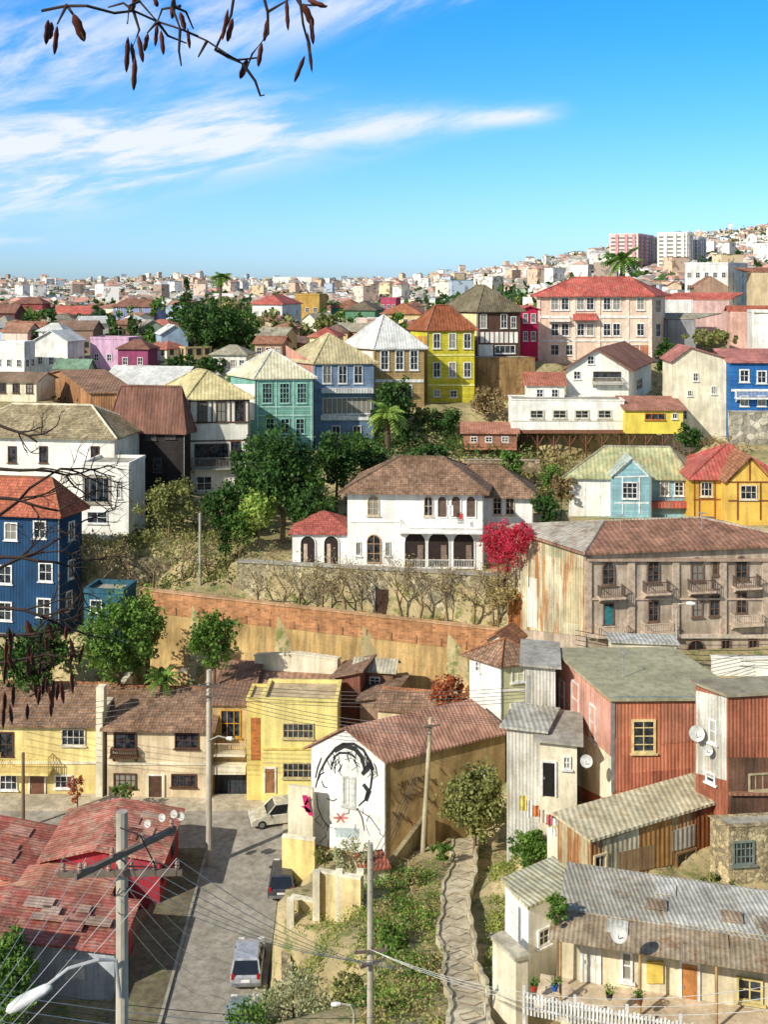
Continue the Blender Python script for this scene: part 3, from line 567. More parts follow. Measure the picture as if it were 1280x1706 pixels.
# --- white and rust house at the right edge
h=H('house','rust red corrugated house with white side and grey flat roof at the right edge','house',1213,55,1160,1400,mat('corr',(184,98,70),(142,68,48),amt=.32,per=.2),mat('plaster',(138,128,102),amt=.25),aL=55,aR=8,L=1160,R=1340,kind='slab',rise=.05,ov=.2)
h.patch('L',[(1161,1150),(1212,1162),(1212,1300),(1161,1288)],WC,'sheet_cladding',pr=.04,label='white corrugated side cladding'); h.win('L',1190,1218,13,40,nx=1,fm=WH); h.win('L',1186,1295,16,18,nx=1)
h.rect('R',1214,1262,1330,1368,mat('board',(96,60,44),(54,38,30),amt=.4,per=.2),'board_cladding',pr=.05); h.win('R',1265,1302,36,30,nx=3,fm=flat((190,170,130))); h.rect('R',1214,1318,1330,1322,mat('corr',(160,100,70)),'trim',pr=.25)
h=H('wall','rubble stone wall with barred window below the rust red house','wall',1215,53,1378,1470,mat('stone',(204,178,128),per=.22),CONC,aL=60,aR=6,wL=1.2,R=1330,kind='flat',par=.05); h.win('R',1239,1420,36,40,nx=5,ny=3,fm=flat((110,120,110)))
# --- rusty shack
h=H('shack','long shack of rusty sheet walls with pale patched sheet roof','shack',985,52,1400,1470,mat('corr',(206,184,132),(152,82,40),amt=.3,per=.25,thr=.5),mat('corr',(218,202,156),(190,166,120),amt=.26,per=.3),aL=60,aR=28,wL=2.5,R=1214,kind='slab',rise=.12,ov=.2,cap=None)
h.patch('R',[(1005,1400),(1065,1380),(1065,1452),(1005,1458)],mat('corr',(228,216,172),(180,132,84),per=.3),'sheet_cladding',pr=.03); h.patch('R',[(1066,1380),(1120,1362),(1120,1440),(1066,1450)],mat('corr',(204,138,72),(140,78,40),per=.3),'sheet_cladding',pr=.035); h.patch('R',[(1160,1352),(1208,1336),(1208,1420),(1160,1430)],mat('corr',(160,88,44),(100,54,30),per=.3),'sheet_cladding',pr=.04)
h.patch('R',[(1120,1385),(1160,1372),(1160,1408),(1120,1418)],mat('corr',(196,190,170),(160,110,70),per=.3),'sheet_cladding',pr=.045); h.patch('R',[(1030,1420),(1090,1406),(1090,1445),(1030,1455)],mat('board',(150,112,72),(110,76,48),per=.2),'board_patch',pr=.05)
h.win('R',1143,1428,34,24,nx=2,ny=1,fm=flat((140,100,60))); h.win('R',1000,1435,22,26,nx=2,ny=1,fm=flat((220,200,160)))
h=H('lean_to','cream rendered lean-to with pale plank roof left of the rusty shack','lean-to',962,55,1400,1465,P_CR,mat('corr',(214,200,158),(180,160,110),per=.3),aL=50,aR=20,wL=2.,R=1000,kind='slab',rise=.2,ov=.2)
h=H('shed','small white shed with pale green sheet roof beside the stepped path','shed',881,45,1512,1620,P_WH,mat('corr',(210,204,162),(186,174,124),per=.25),aL=66,aR=36,L=842,R=962,kind='slab',rise=.1,ov=.15); h.win('R',905,1560,20,30); h.win('R',940,1545,14,24)
h=H('shed','narrow cream lean-to wall with sloping tile coping right of the stepped path','shed',860,43,1600,1690,P_CR,mat('plaster',(200,190,160)),aL=60,aR=20,wL=1.6,R=880,kind='slab',rise=.05,ov=.1,ground=False,fd=2)
# --- bottom right porch house
h=H('house','cream bungalow with long grey patched sheet roof over a porch at bottom right','bungalow',1345,40.5,1580,1700,mat('plaster',(238,220,178),amt=.26),mat('corr',(188,180,158),(156,132,102),amt=.28,per=.18,thr=.57),aL=15,aR=75,L=935,wR=3.4,kind='slab',rise=.05,ov=.1,ground=False)
o_,t_,n_=h.face('L'); W=h.wL
pr=MB(); zt=h.h; pr.prism([h.pt(-.12,-.3,zt+.14),h.pt(-.12,W+.3,zt+.14),h.pt(-1.7,W+.3,zt-.12),h.pt(-1.7,-.3,zt-.12)],(0,0,-.05)); pr.build('porch_roof',mat('corr',(166,142,110),(132,94,64),per=.18,amt=.35),h.o)
pw=MB(); pw.prism([h.pt(.1,W*.04,zt+.19),h.pt(3.2,W*.04,zt+.25),h.pt(3.2,W*.62,zt+.25),h.pt(.1,W*.56,zt+.19)],(0,0,-.03)); pw.build('roof_sheet',mat('corr',(206,202,186),(186,178,158),amt=.3,per=.18),h.o)
for k in range(7):
    v0=random.uniform(.05,.85)*W; u0=random.uniform(-1.4,2.2); z0=zt+.22 if u0>0 else zt+.16+u0*.16; MB().prism([h.pt(u0,v0,z0+.06),h.pt(u0+.7,v0,z0+.07+(.11 if u0<0 else .02)),h.pt(u0+.7,v0+.8,z0+.07+(.11 if u0<0 else .02)),h.pt(u0,v0+.8,z0+.06)],(0,0,-.03)).build('roof_patch',mat('corr',random.choice(((160,130,100),(214,210,196),(176,158,130),(150,116,88))),per=.18),h.o)
for v_ in(W*.985,W*.66,W*.36,W*.1): MB().tube([h.pt(-1.55,v_,-.2),h.pt(-1.55,v_,zt-.1)],.06,n=6).build('porch_post',flat((180,140,90)),h.o)
MB().prism([h.pt(-1.9,-.3,.12),h.pt(-1.9,W+.8,.12),h.pt(-.004,W+.8,.12),h.pt(-.004,-.3,.12)],(0,0,-.3)).build('porch_floor',mat('plaster',(214,186,150),amt=.25),h.o)
h.door('L',1150,1646,26,84,flat((190,120,60))); h.win('L',1250,1648,44,40,nx=2,fm=flat((210,190,120))); h.win('L',1045,1608,20,50,nx=1,fm=WH); h.door('L',985,1604,26,80,flat((230,225,210))); h.rect('L',1078,1600,1106,1636,flat((226,190,80)),'curtain',pr=.1)
for px_,py_,D_ in((900,1765,38.5),(1000,1790,38),(1100,1810,37.5),(1280,1860,36.5),(1200,1700,42.5),(1050,1660,45),(1280,1600,48),(1100,1620,48)): ctrl(px_,py_,D_,-.2)
# --- yellow row by the street
h=H('house','yellow two storey row house with brown tile roof and projecting balcony at the left','row house',168,83,1206,1334,P_YEL,T_BR,aL=2,L=-90,wR=8,kind='gable',ridge='L',rise=1.5,ov=.45,cap=T_OR)
h.win('L',122,1228,40,28,nx=4,fm=flat((225,215,190))); h.win('L',10,1240,24,42,nx=2,fm=BRN); h.balcony('L',44,1266,86,24,dep=1.1,m=mat('plaster',(240,214,120)),sm=P_YEL); h.door('L',62,1310,24,42,flat((110,70,50))); h.win('L',14,1303,30,26,nx=3); h.win('L',106,1302,30,22,nx=3); h.rect('L',-80,1268,167,1272,P_CR,'trim',pr=.1)
MB().box(h.pt(-.5,-.25,-.5),h.dR*8.6,h.dL*.5,(0,0,h.h+1.6)).build('party_wall',P_CR,h.o); MB().box(h.pt(-.3,-.3,h.h+1.1),h.dR*.8,h.dL*.6,(0,0,1.8)).build('chimney',P_CR,h.roof); h.antenna(4,6,h.h+1.5)
h=H('row_house','peach two storey row house with brown tile roof left of the tall grey pole','row house',350,82.4,1214,1338,P_BEI,T_BR,aL=2,L=178,wR=8,kind='gable',ridge='L',rise=1.5,ov=.45,cap=T_OR)
h.win('L',208,1234,38,28,nx=2,fm=BRN,lab='open shuttered window'); h.win('L',311,1233,40,28,nx=3,fm=BRN); h.door('L',259,1314,22,44,BRN); h.win('L',208,1300,38,24,nx=4,fm=BRN); h.win('L',306,1300,42,22,nx=4,fm=BRN); h.balcony('L',208,1250,44,12,dep=.5,m=BRN); h.rect('L',179,1270,349,1274,P_CR,'trim',pr=.08); h.bars('L',[(246,1290,246,1336),(272,1290,272,1336)],P_CR,'pilaster',w=.2,pr=.12); h.antenna(4,3,h.h+1.5)
h=H('row_house','narrow brown fronted house with painted roller gate between peach and yellow houses','row house',412,83.5,1172,1330,mat('plaster',(190,150,90),amt=.35),mat('corr',(136,92,70),(108,76,60)),aL=2,L=354,wR=6,kind='shed',ridge='L',rise=.9,rp=1)
h.win('L',384,1205,34,46,nx=3,ny=2,fm=flat((205,150,50)),lab='golden framed window'); h.balcony('L',384,1240,52,18,dep=.9,m=flat((210,190,150)),sm=P_CR)
gp=h.rect('L',358,1284,410,1328,mat('board',(40,48,58),(140,54,46),amt=.5,per=.3,thr=.6),'roller_gate',pr=.06); h.rect('L',354,1268,412,1282,P_CR,'awning',pr=.9)
h=H('row_house','bright yellow flat roofed house with wide barred windows beside the street bend','row house',562,81.4,1170,1324,mat('plaster',(248,226,128),amt=.18),mat('plaster',(206,176,128)),aL=2,L=437,wR=4,kind='flat',par=.25)
h.win('L',497,1217,52,26,nx=6,ny=2,fm=flat((200,180,130))); h.win('L',497,1283,52,26,nx=6,ny=2,fm=flat((200,180,130))); h.rect('L',438,1246,561,1249,flat((230,200,100)),'trim',pr=.08); h.door('L',450,1300,16,40,flat((150,100,60)))
g=H('stair_block','slim yellow stair block with orange panel left of the flat roofed yellow house','house wing',437,82,1168,1320,mat('plaster',(240,210,110),amt=.18),mat('plaster',(206,176,128)),aL=2,L=411,wR=3,kind='flat',par=.2); g.rect('L',418,1196,434,1266,mat('brick',(206,110,50)),'brick_panel')
# roofs behind the row
h=H('house','low house with brown panel roof behind the yellow flat roofed house','house',556,87,1140,1200,mat('plaster',(214,190,140)),mat('corr',(182,128,98),(156,108,82),per=.5),aL=3,L=350,wR=3.6,kind='shed',ridge='L',rise=.3,rp=1,fd=8,ground=False)
h=H('wall','cream stepped parapet gable rising behind the brown panel roof','parapet',562,88.5,1100,1180,P_CR,P_CR,aL=8,aR=60,L=424,wR=.5,kind='shed',ridge='R',rise=.3,fd=8,ov=.05,ground=False)
h=H('hut','small brown hut with grey sheet roof on the bank above the row','hut',655,87.,1118,1155,mat('plaster',(110,74,52),amt=.3),mat('corr',(200,192,164)),aL=10,L=592,wR=2.,kind='gable',ridge='L',rise=.5,ov=.3,fd=8,ground=False); h.win('L',625,1134,18,14)
h=H('hut','dark red brown wooden house in shade behind the mural house','hut',600,85.5,1132,1215,mat('board',(110,58,44),(70,42,34),amt=.3,per=.25),mat('tile',(150,110,86)),aL=15,L=558,wR=3.4,kind='shed',ridge='R',rise=.6,rp=0,fd=8,ground=False)
h=H('house','low house with brown tile roof just above the mural house','house',736,81.5,1186,1225,P_BEI,T_BR,aL=12,aR=60,L=630,R=760,kind='gable',ridge='L',rise=.9,ov=.3,fd=8,cap=T_OR,ground=False)
h=H('house','small house with worn tile roof beneath the brown hut','house',655,83.5,1172,1215,mat('plaster',(130,100,80)),T_DK,aL=16,L=600,wR=3.6,kind='shed',ridge='R',rise=.7,rp=0,fd=8,ground=False)
# --- mural house
MW=mat('plaster',(240,242,240),amt=.18)
h=H('mural_house','white gabled house with large black face mural and rusty roof beside the street','house',642,72,1266,1432,mat('plaster',(184,144,84),amt=.34),mat('corr',(192,130,106),(166,104,82),amt=.32,per=.28),aL=22,aR=29,L=518,R=842,kind='gable',ridge='R',rise=1.7,ov=.3,fd=3)
h.patch('L',[(519,1243),(580,1216),(641,1268),(641,1430),(519,1405)],MW,'mural_wall',pr=.03,label='white painted gable wall carrying the mural')
MG=flat((52,52,54),.9); mb=MB(); S=lambda pts,w:h.stroke('L',pts,w,mb,.045)
S([(526,1312),(533,1286),(545,1264),(560,1246),(572,1239),(590,1239),(606,1249),(616,1266),(621,1288),(618,1312),(609,1332),(598,1342)],.2)
S([(558,1252),(574,1242),(592,1247),(604,1262),(608,1282)],.36); S([(556,1262),(566,1254),(582,1254),(592,1262)],.16); S([(552,1275),(560,1268),(558,1282)],.14)
S([(604,1290),(612,1280),(619,1272),(622,1282)],.42); S([(606,1306),(615,1318),(610,1334)],.4); S([(536,1300),(540,1310),(546,1312)],.1); S([(530,1300),(534,1290),(541,1286)],.1)
S([(571,1272),(566,1286),(570,1292)],.06); S([(528,1322),(530,1345),(538,1365),(550,1378)],.08); S([(596,1346),(604,1362),(608,1384)],.1); S([(545,1330),(556,1334),(562,1330)],.08); S([(600,1350),(618,1362),(632,1382)],.07); S([(536,1262),(530,1278),(526,1296)],.12)
for k in range(30):
    x=random.uniform(545,628); y=random.uniform(1240,1262)+abs(x-582)*.5; S([(x,y),(x+random.uniform(-6,8),y+random.uniform(6,14)),(x+random.uniform(-8,12),y+random.uniform(14,26))],random.uniform(.03,.1))
for k in range(16):
    x=random.uniform(524,636); y=random.uniform(1345,1400); S([(x,y),(x+random.uniform(-8,8),y+8),(x+random.uniform(-12,12),y+random.uniform(10,20))],random.uniform(.03,.06))
mb.build('mural_drawing',MG,h.o)
h.win('L',582,1318,22,50,nx=4,ny=5,fm=flat((196,196,188)),fw=.14,lab='barred window in the middle of the mural')
mb=MB()
for k in range(6):
    an=k*1.05; h.stroke('L',[(568,1362),(568+7*math.cos(an),1362+5*math.sin(an)),(568+12*math.cos(an),1362+9*math.sin(an))],.16,mb,.047)
mb.build('mural_flower',flat((206,120,110)),h.o)
h.patch('L',[(556,1378),(600,1380),(598,1396),(560,1394)],mat('plaster',(176,196,204),amt=.3),'mural_panel',pr=.04)
def text(h,f,s,px,py,size,m,par=None):
    cu=bpy.data.curves.new('t','FONT'); cu.body=s; cu.size=size; ob=bpy.data.objects.new('t',cu); COL.objects.link(ob); bpy.context.view_layer.update()
    me=bpy.data.meshes.new_from_object(ob); bpy.data.objects.remove(ob)
    o_,t_,n_=h.face(f); a=h.fp(f,px,py,.03); tt=t_ if f=='R' else -t_; mb=MB()
    mb.v=[tuple(a+tt*v.co.x+V((0,0,v.co.y))) for v in me.vertices]; mb.f=[tuple(p.vertices) for p in me.polygons]; mb.build('graffiti',m,h.o)
GRF=flat((96,68,44),.8)
text(h,'R','MUERTE',668,1312,.62,GRF); text(h,'R','TORO',672,1336,.6,GRF)
mb=MB()
for k in range(60):
    x=random.uniform(650,790); y=random.uniform(1300,1375)-(x-652)*.16; h.stroke('R',[(x,y),(x+random.uniform(-4,8),y-random.uniform(4,9)),(x+random.uniform(2,12),y+random.uniform(-4,6)),(x+random.uniform(4,10),y+random.uniform(4,8))],.05,mb,.03)
mb.build('graffiti_tags',GRF,h.o)
h.win('R',800,1290,16,20)
def wallbox(name,label,cat,a,b,zt,zb,th,m,cap=None):
    a=V(a);b=V(b); d=(b-a); d.z=0; n=V((-d.y,d.x,0)).normalized()*th; o=thing(name,label,cat,(a+b)/2)
    MB().prism([V((a.x,a.y,zb)),V((b.x,b.y,zb)),V((b.x,b.y,zt)),V((a.x,a.y,zt))],n).build('wall',m,o)
    if cap: MB().prism([V((a.x,a.y,zt))-n*.2,V((b.x,b.y,zt))-n*.2,V((b.x,b.y,zt))+n*1.2,V((a.x,a.y,zt))+n*1.2],(0,0,.12)).build('coping',cap,o)
    return o
SZ=CZ-39.
w=wallbox('painted_wall','white street wall painted with a pink dancing figure beside the mural house','wall',P(480,1440,73),P(521,1445,72.5),P(480,1308,73).z,SZ-.5,.25,P_CR)
mb=MB()
for pts,ww in((((508,1322),(511,1336),(514,1350)),.35),(((505,1340),(512,1345),(520,1356)),.3),(((515,1326),(509,1338)),.15)):
    for i in range(len(pts)-1):
        a=P(*pts[i],72.6); b=P(*pts[i+1],72.6); a.y-=.25; b.y-=.25; mb.box(a-V((ww/2,0,0)),b-a,(ww,0,0),(0,.02,0))
mb.build('painted_figure',flat((225,40,110)),w)
wallbox('yellow_wall','low yellow garden wall at the foot of the mural house','wall',P(470,1450,70),P(524,1450,69.5),P(490,1395,70).z,SZ-.5,.25,P_YEL,P_CR)
YW=mat('plaster',(236,206,136),amt=.32)
o=wallbox('yellow_wall','yellow plastered panel with pillars on the stone street wall, lower left one','wall',P(484,1560,61.5),P(527,1560,61),P(484,1505,61).z,P(484,1562,61).z-.6,.25,YW,P_CR)
o=wallbox('yellow_wall','taller yellow plastered panel with pillars on the stone street wall','wall',P(529,1550,60.8),P(601,1550,60),P(560,1458,60.5).z,P(560,1562,60.5).z-.6,.25,YW,P_CR)
for x,y0 in((484,1498),(527,1452),(565,1450),(600,1450)):
    p=P(x,1562,60.6); q=P(x,y0,60.6); MB().cbox((p.x,p.y,(p.z+q.z)/2),.4,.5,q.z-p.z).build('pillar',P_CR,o)
wallbox('stone_wall','rough stone retaining wall along the right side of the street','wall',P(470,1640,60.4),P(604,1640,59.2),P(540,1560,60.5).z,SZ-1,.5,mat('stone',(200,172,118),per=.35))
wallbox('stone_wall','stone retaining wall running down the street towards the camera','wall',V((-5.75,60.2,0)),V((-4.6,50,0)),SZ+2.4,SZ-1,.5,mat('stone',(180,156,110),per=.35))
wallbox('garden_wall','curved grey side wall of the mural house yard','wall',P(642,1480,66),P(712,1390,73),P(680,1395,70).z,P(680,1500,68).z,.3,mat('plaster',(150,130,90),amt=.4))
wallbox('gate_roof_wall','small tiled roof block at the yard entrance by the mural house','wall',P(598,1480,65),P(650,1480,65.5),P(620,1450,65).z,P(620,1500,65).z,1.5,P_CR,T_RED)
# red roofed houses bottom left
RB=mat('corr',(212,114,98),(204,152,128),amt=.38,per=.3,thr=.52); RB2=mat('corr',(204,98,84),(196,136,116),amt=.38,per=.3,thr=.53)
def sideh(name,label,x0,x1,y0,y1,ze,zr,wall,roof):
    o=thing(name,label,'house',(x1,y0,SZ)); ze+=CZ; zr+=CZ; xm=x0+(x1-x0)*.45
    MB().prism([(x0,y0,SZ-1),(x0,y0,ze),(xm,y0,zr),(x1,y0,ze),(x1,y0,SZ-1)],(0,y1-y0,0)).build('wall',wall,o); k=(zr-ze)/(x1-xm); r=MB(); e=.4
    r.prism([(xm,y0-e,zr+.1),(x1+e,y0-e,ze-k*e+.1),(x1+e,y1+e,ze-k*e+.1),(xm,y1+e,zr+.1)],(0,0,-.09)); k=(zr-ze)/(xm-x0); r.prism([(xm,y0-e,zr+.1),(x0-e,y0-e,ze-k*e+.1),(x0-e,y1+e,ze-k*e+.1),(xm,y1+e,zr+.1)],(0,0,-.09)); r.build('roof',roof,o)
    return o
def patches(o,n,x0,x1,y0,y1,z,sl):
    for k in range(n):
        x=random.uniform(x0,x1); y=random.uniform(y0,y1); w_=random.uniform(.7,1.7); MB().box((x,y,z-(x-x0)*sl+.02),(w_,0,-sl*w_),(0,random.uniform(.5,1.2),0),(0,0,.03)).build('roof_patch',mat('corr',random.choice(((214,140,120),(190,108,92),(206,164,142),(184,98,84))),per=.3),o)
o=sideh('house','low red walled house with red sheet roof carrying small dishes by the street',-21.5,-14.2,68.3,74.5,-36.1,-35.4,mat('plaster',(170,40,50),amt=.2),RB); patches(o,7,-18,-15.9,69,73.5,CZ-35.32,.17)
for k in range(2): MB().box((-14.19,69+k*3,SZ+1),(.06,0,0),(0,1.,0),(0,0,1.)).build('window',GLD,o)
o4=sideh('house','low brick red roofed house left of the dish topped house',-30,-22.2,66.8,73.,-36.6,-35.8,P_CR,RB2); patches(o4,5,-26,-23.9,67.5,72,CZ-35.7,.2)
o5=sideh('house','small lean house with orange red roof between the two long red roofs',-24.5,-17.,64.6,67.8,-36.9,-36.3,P_WH,mat('corr',(216,128,104),(202,156,130),per=.3))
o2=sideh('house','low house with long red sheet roof and blue grey end wall at lower left',-28,-14.9,59.6,64.,-36.5,-35.7,mat('plaster',(190,204,222),amt=.25),RB2); patches(o2,9,-21,-16.8,60,63,CZ-35.58,.11)
MB().box((-17.6,59.58,SZ+.9),(1.1,0,0),(0,-.06,0),(0,0,1.1)).build('window',WH,o2)
MB().box((-14.88,60.2,SZ-.5),(.04,0,0),(0,3.6,0),(0,0,2.8)).build('wall_paint',mat('plaster',(170,50,58)),o2)
o3=sideh('house','partly hidden brick red tiled house in the lower left corner',-36,-20.,48,57.5,-33.8,-32.4,P_BEI,mat('tile',(186,106,84)))
wallbox('yard_wall','low white yard wall between the cross street and the red roofs','wall',V((-34,74.9,0)),V((-22,74.9,0)),SZ+1.2,SZ-.5,.2,P_WH,P_CR)
# ================================================================= MID DISTANCE HOUSES
def mid(label,N,L,R,top,base,D,wc,rm,kind='gable',rise=1.5,aL=10,aR=None,fm=WH,nc=3,nr=2,wk='plaster',name='house',ridge=None,wR=None,cat='house',group=None,**k):
    w=mat(wk,wc,amt=.22)
    h=H(name,label,cat,N,D,top,base,w,rm,aL=aL,aR=aR,L=L,R=R,wR=wR,kind=kind,rise=rise,ground=False,fd=8,ridge=ridge,group=group,**k)
    st=2.7; 
    if nc: h.auto('L' if aL<45 else 'R',nc,nr,z=.9,st=st,fm=fm,ny=2,sill=False)
    if aL<45 and aL>12: h.auto('R',2,nr,z=.9,st=st,fm=fm,sill=False)
    if kind=='flat' and random.random()<.7: h.antenna(h.wR*.4,h.wL*.4,h.h)
    return h
mid('white three storey house with red roof and balconies on the far slope',470,420,502,506,556,230,(238,234,228),R_RED,'hip',1.8,aL=14,nr=3,nc=4)
mid('lilac blue house with brown roof on the far slope at left',262,188,276,510,548,235,(110,122,180),R_BRN,'hip',1.5,aL=12,nc=4)
mid('white house with pale red roof near the far left trees',150,92,164,522,545,240,(235,230,225),R_RED,'gable',1.5,nc=3,nr=1,ridge='L')
mid('ochre yellow flat roofed block beside the white three storey house',532,492,545,492,545,262,(190,142,62),CONC,'flat',0,nc=3,nr=2)
mid('teal house with rust roof on the far slope',600,552,612,512,545,270,(46,112,104),R_RUST,'hip',1.8,nc=4,nr=1)
mid('dusty pink house with flat roof on the left slope',214,150,236,566,612,172,(196,146,186),CONC,'flat',0,aL=16,nc=3)
mid('dark magenta house behind the dusty pink house',246,196,262,580,618,168,(120,40,76),R_BRN,'hip',1.2,nc=2,nr=1)
mid('white cube house at the left edge of the slope',40,-10,58,573,622,163,(240,240,238),CONC,'flat',0,aL=20,nc=3)
mid('white house with stepped roof on the left slope',112,58,140,568,618,168,(238,236,232),R_WH,'gable',1.5,aL=18,nc=3,ridge='R')
mid('small white upper house left of the dusty pink house',104,64,118,550,575,176,(236,234,230),R_WH,'hip',1.,nc=2,nr=1)
mid('cream hut with sheet roof under the dark trees',308,262,318,585,602,185,(226,210,170),R_YEL,'gable',1.,nc=3,nr=1,ridge='L')
mid('small house with green sheet roof on the left slope',145,92,156,612,632,155,(200,190,170),mat('corr',(100,140,110)),'gable',1.,nc=2,nr=1,ridge='L')
mid('grey sided house with rust roof above the white cube house',70,20,84,548,572,190,(180,176,170),R_RUST,'gable',1.2,nc=3,nr=1,ridge='L')
mid('low tan house below the lilac house',250,196,262,556,578,196,(206,176,136),R_BRN,'gable',1.2,nc=3,nr=1,ridge='L')
mid('white terraced house at the foot of the dark trees',410,352,424,590,622,165,(236,232,224),R_GRY,'hip',1.2,nc=4,nr=1)
mid('brown shed like house beside the dark knoll trees',470,424,482,572,600,176,(150,110,84),R_RUST,'gable',1.,nc=3,nr=1,ridge='L')
mid('pale yellow house behind the blue grey house',560,516,572,560,590,168,(226,206,140),R_RED,'hip',1.2,nc=3,nr=1)
h=H('warehouse','long shed with pale white sheet roof behind the black timber house','warehouse',300,146,640,668,P_CR,R_WH,aL=12,L=172,wR=8,kind='gable',ridge='L',rise=2.,fd=6)
h=H('rusty_shed','brown rusted corrugated shed above the white hip roofed house','shed',150,134,655,690,mat('corr',(152,98,60),(190,112,58),per=.3),mat('corr',(132,92,66),(162,104,72),per=.4),aL=60,aR=8,L=62,R=225,kind='gable',ridge='R',rise=1.8,fd=6)
h=H('rusty_shed','low cream walled yard building with brown roof at the far left','shed',60,138,636,668,P_CR,mat('corr',(132,102,78)),aL=6,L=-30,wR=6,kind='gable',ridge='L',rise=.9,fd=6); h.auto('L',4,1,fm=BRN)
h=H('retaining_wall','ochre stone retaining wall below the far left yard building','retaining wall',75,142,632,660,STONE,CONC,aL=4,L=-40,wR=1.5,kind='flat',fd=6,par=.1)
mid('brown roofed dark house at the left edge of the skyline',24,-20,40,520,548,225,(80,42,42),R_BRN,'gable',1.5,nc=2,nr=1,ridge='L')
mid('dark red house at the left slope behind the trees',70,20,84,505,530,300,(116,42,40),R_BRN,'hip',1.5,nc=3,nr=1)
mid('magenta block behind the row of roofs',660,634,668,498,520,300,(180,60,92),CONC,'flat',0,nc=3,nr=2)
mid('long orange roofed house behind the white metal pyramid roof',700,636,712,522,550,200,(226,190,120),mat('corr',(190,110,72)),'hip',1.8,nc=4,nr=1)
mid('green painted block with dark roof at mid skyline',625,575,640,516,548,240,(66,116,82),R_OLV,'hip',1.8,nc=4,nr=1)
mid('long white apartment slab on the horizon',520,455,526,462,478,1100,(244,240,236),CONC,'flat',0,nc=10,nr=2,name='apartment_building',cat='apartment building')
mid('white modern block with balconies on the right ridge',1214,1142,1246,440,512,230,(240,238,236),CONC,'flat',0,aL=14,aR=50,nc=5,nr=3,name='apartment_building',cat='apartment building')
mid('brown gabled house on the right ridge in front of the white modern block',1205,1150,1214,478,500,215,(150,110,90),R_RUST,'gable',2.,nc=4,nr=1,ridge='R')
mid('pale pink house with red band roof right of the pink mansion',1208,1150,1216,500,542,190,(220,168,160),R_RED,'hip',1.2,nc=4,nr=2)
mid('white house with red roof directly right of the pink mansion',1150,1108,1156,500,545,180,(232,228,224),R_RED,'gable',1.,nc=3,nr=2,ridge='L')
mid('dark grey house behind the right side trees',1150,1106,1160,530,570,174,(116,116,122),R_GRY,'hip',.8,nc=2,nr=2)
mid('tan house at the right edge of the ridge',1300,1245,1310,455,500,230,(206,176,130),R_RUST,'hip',1.,nc=4,nr=3)
mid('white box house at the right edge above the blue house',1310,1246,1320,520,585,165,(238,234,228),R_GRY,'flat',0,nc=3,nr=2)
mid('small pink house at the right edge with tiled roof',1300,1210,1310,520,545,180,(226,160,140),T_RED,'gable',1.,nc=5,nr=1,ridge='L')
def tower(label,N,L,R,top,base,D,c1,c2):
    h=H('tower_block',label,'tower block',N,D,top,base,mat('plaster',c1,amt=.1),CONC,aL=20,aR=60,L=L,R=R,kind='flat',ground=False,fd=25,par=.8)
    for f in 'LR':
        o_,t_,n_=h.face(f); W=h.wL if f=='L' else h.wR; n=12; st=h.h/12
        for k in range(n): MB().box(o_+t_*W*.06+n_*.01+V((0,0,h.h-st*.8-k*st)),t_*W*.88,n_*.15,(0,0,st*.36)).build('window_band',flat((110,108,110),.4),h.o)
        for q in(.1,.36,.68): MB().box(o_+t_*W*q+n_*.02,t_*W*.1,n_*.4,(0,0,h.h+.5)).build('facade_pier',mat('plaster',c2,amt=.1),h.o)
tower('pink and white tower block on the ridge behind the palm',1064,1016,1090,392,470,410,(214,190,178),(194,116,124))
tower('white tower block on the ridge right of the pink tower',1146,1096,1156,390,470,390,(228,220,204),(236,228,212))
tower('grey tower block partly behind the white tower on the ridge',1166,1146,1178,397,470,400,(150,150,158),(190,190,192))
tower('grey white tower block between the pink and white towers',1086,1072,1096,397,470,425,(166,140,142),(196,184,178))
# ================================================================= FAR HILL
def ridgef(px): return np.interp(px,[-900,0,120,300,430,600,690,750,850,930,1000,1100,1280,1900],[472,468,472,463,470,468,467,461,448,433,418,405,379,347])
def Dfar(px,py):
    r=ridgef(px); t=np.clip((628-py)/(628-r),0,1); Dm=np.interp(px,[600,900],[1400,1000]); return 172*(Dm/172)**(t**2.3)
pxs=np.linspace(-900,2000,150); rows=[]
rows.append([P(x,760,172) for x in pxs])
for t in np.linspace(0,1,46):
    rows.append([P(x,628-(628-ridgef(x))*t+(0 if t<.1 else 1.2*math.sin(x*.05+t*9)*(1-t)),Dfar(x,628-(628-ridgef(x))*t)) for x in pxs])
rows.append([p+V((0,400,-30)) for p in rows[-1]]); rows.append([p+V((p.x*3,9000,-150)) for p in rows[-1]])
vs=np.array([tuple(p) for r in rows for p in r]); nx=len(pxs); fs=np.array([(i*nx+j,i*nx+j+1,(i+1)*nx+j+1,(i+1)*nx+j) for i in range(len(rows)-1) for j in range(nx-1)])
def groundmat(cs,sc=.12):
    cs=[br(c,.8) for c in cs]
    m=bpy.data.materials.new('ground'); m.use_nodes=True; t=NT(m.node_tree); bs=m.node_tree.nodes['Principled BSDF']; bs.inputs['Roughness'].default_value=.95; bs.inputs['Specular IOR Level'].default_value=.1
    pos=t.add('ShaderNodeNewGeometry').outputs['Position']
    a=t.add('ShaderNodeTexNoise',{'Vector':pos,'Scale':sc,'Detail':7.,'Roughness':.65}).outputs[0]; b=t.add('ShaderNodeTexNoise',{'Vector':pos,'Scale':sc*6,'Detail':6.,'Roughness':.7}).outputs[0]
    c=t.mix(t.rng(a,.42,.58),lin(cs[0]),lin(cs[1])); c=t.mix(t.rng(b,.48,.62),c,lin(cs[2])); c=t.mix(t.rng(b,.3,.42,1.,0.),c,lin(cs[3])); t.l.new(c,bs.inputs['Base Color'])
    t.l.new(t.add('ShaderNodeBump',{'Height':b,'Strength':.8,'Distance':.3}).outputs[0],bs.inputs['Normal']); return m
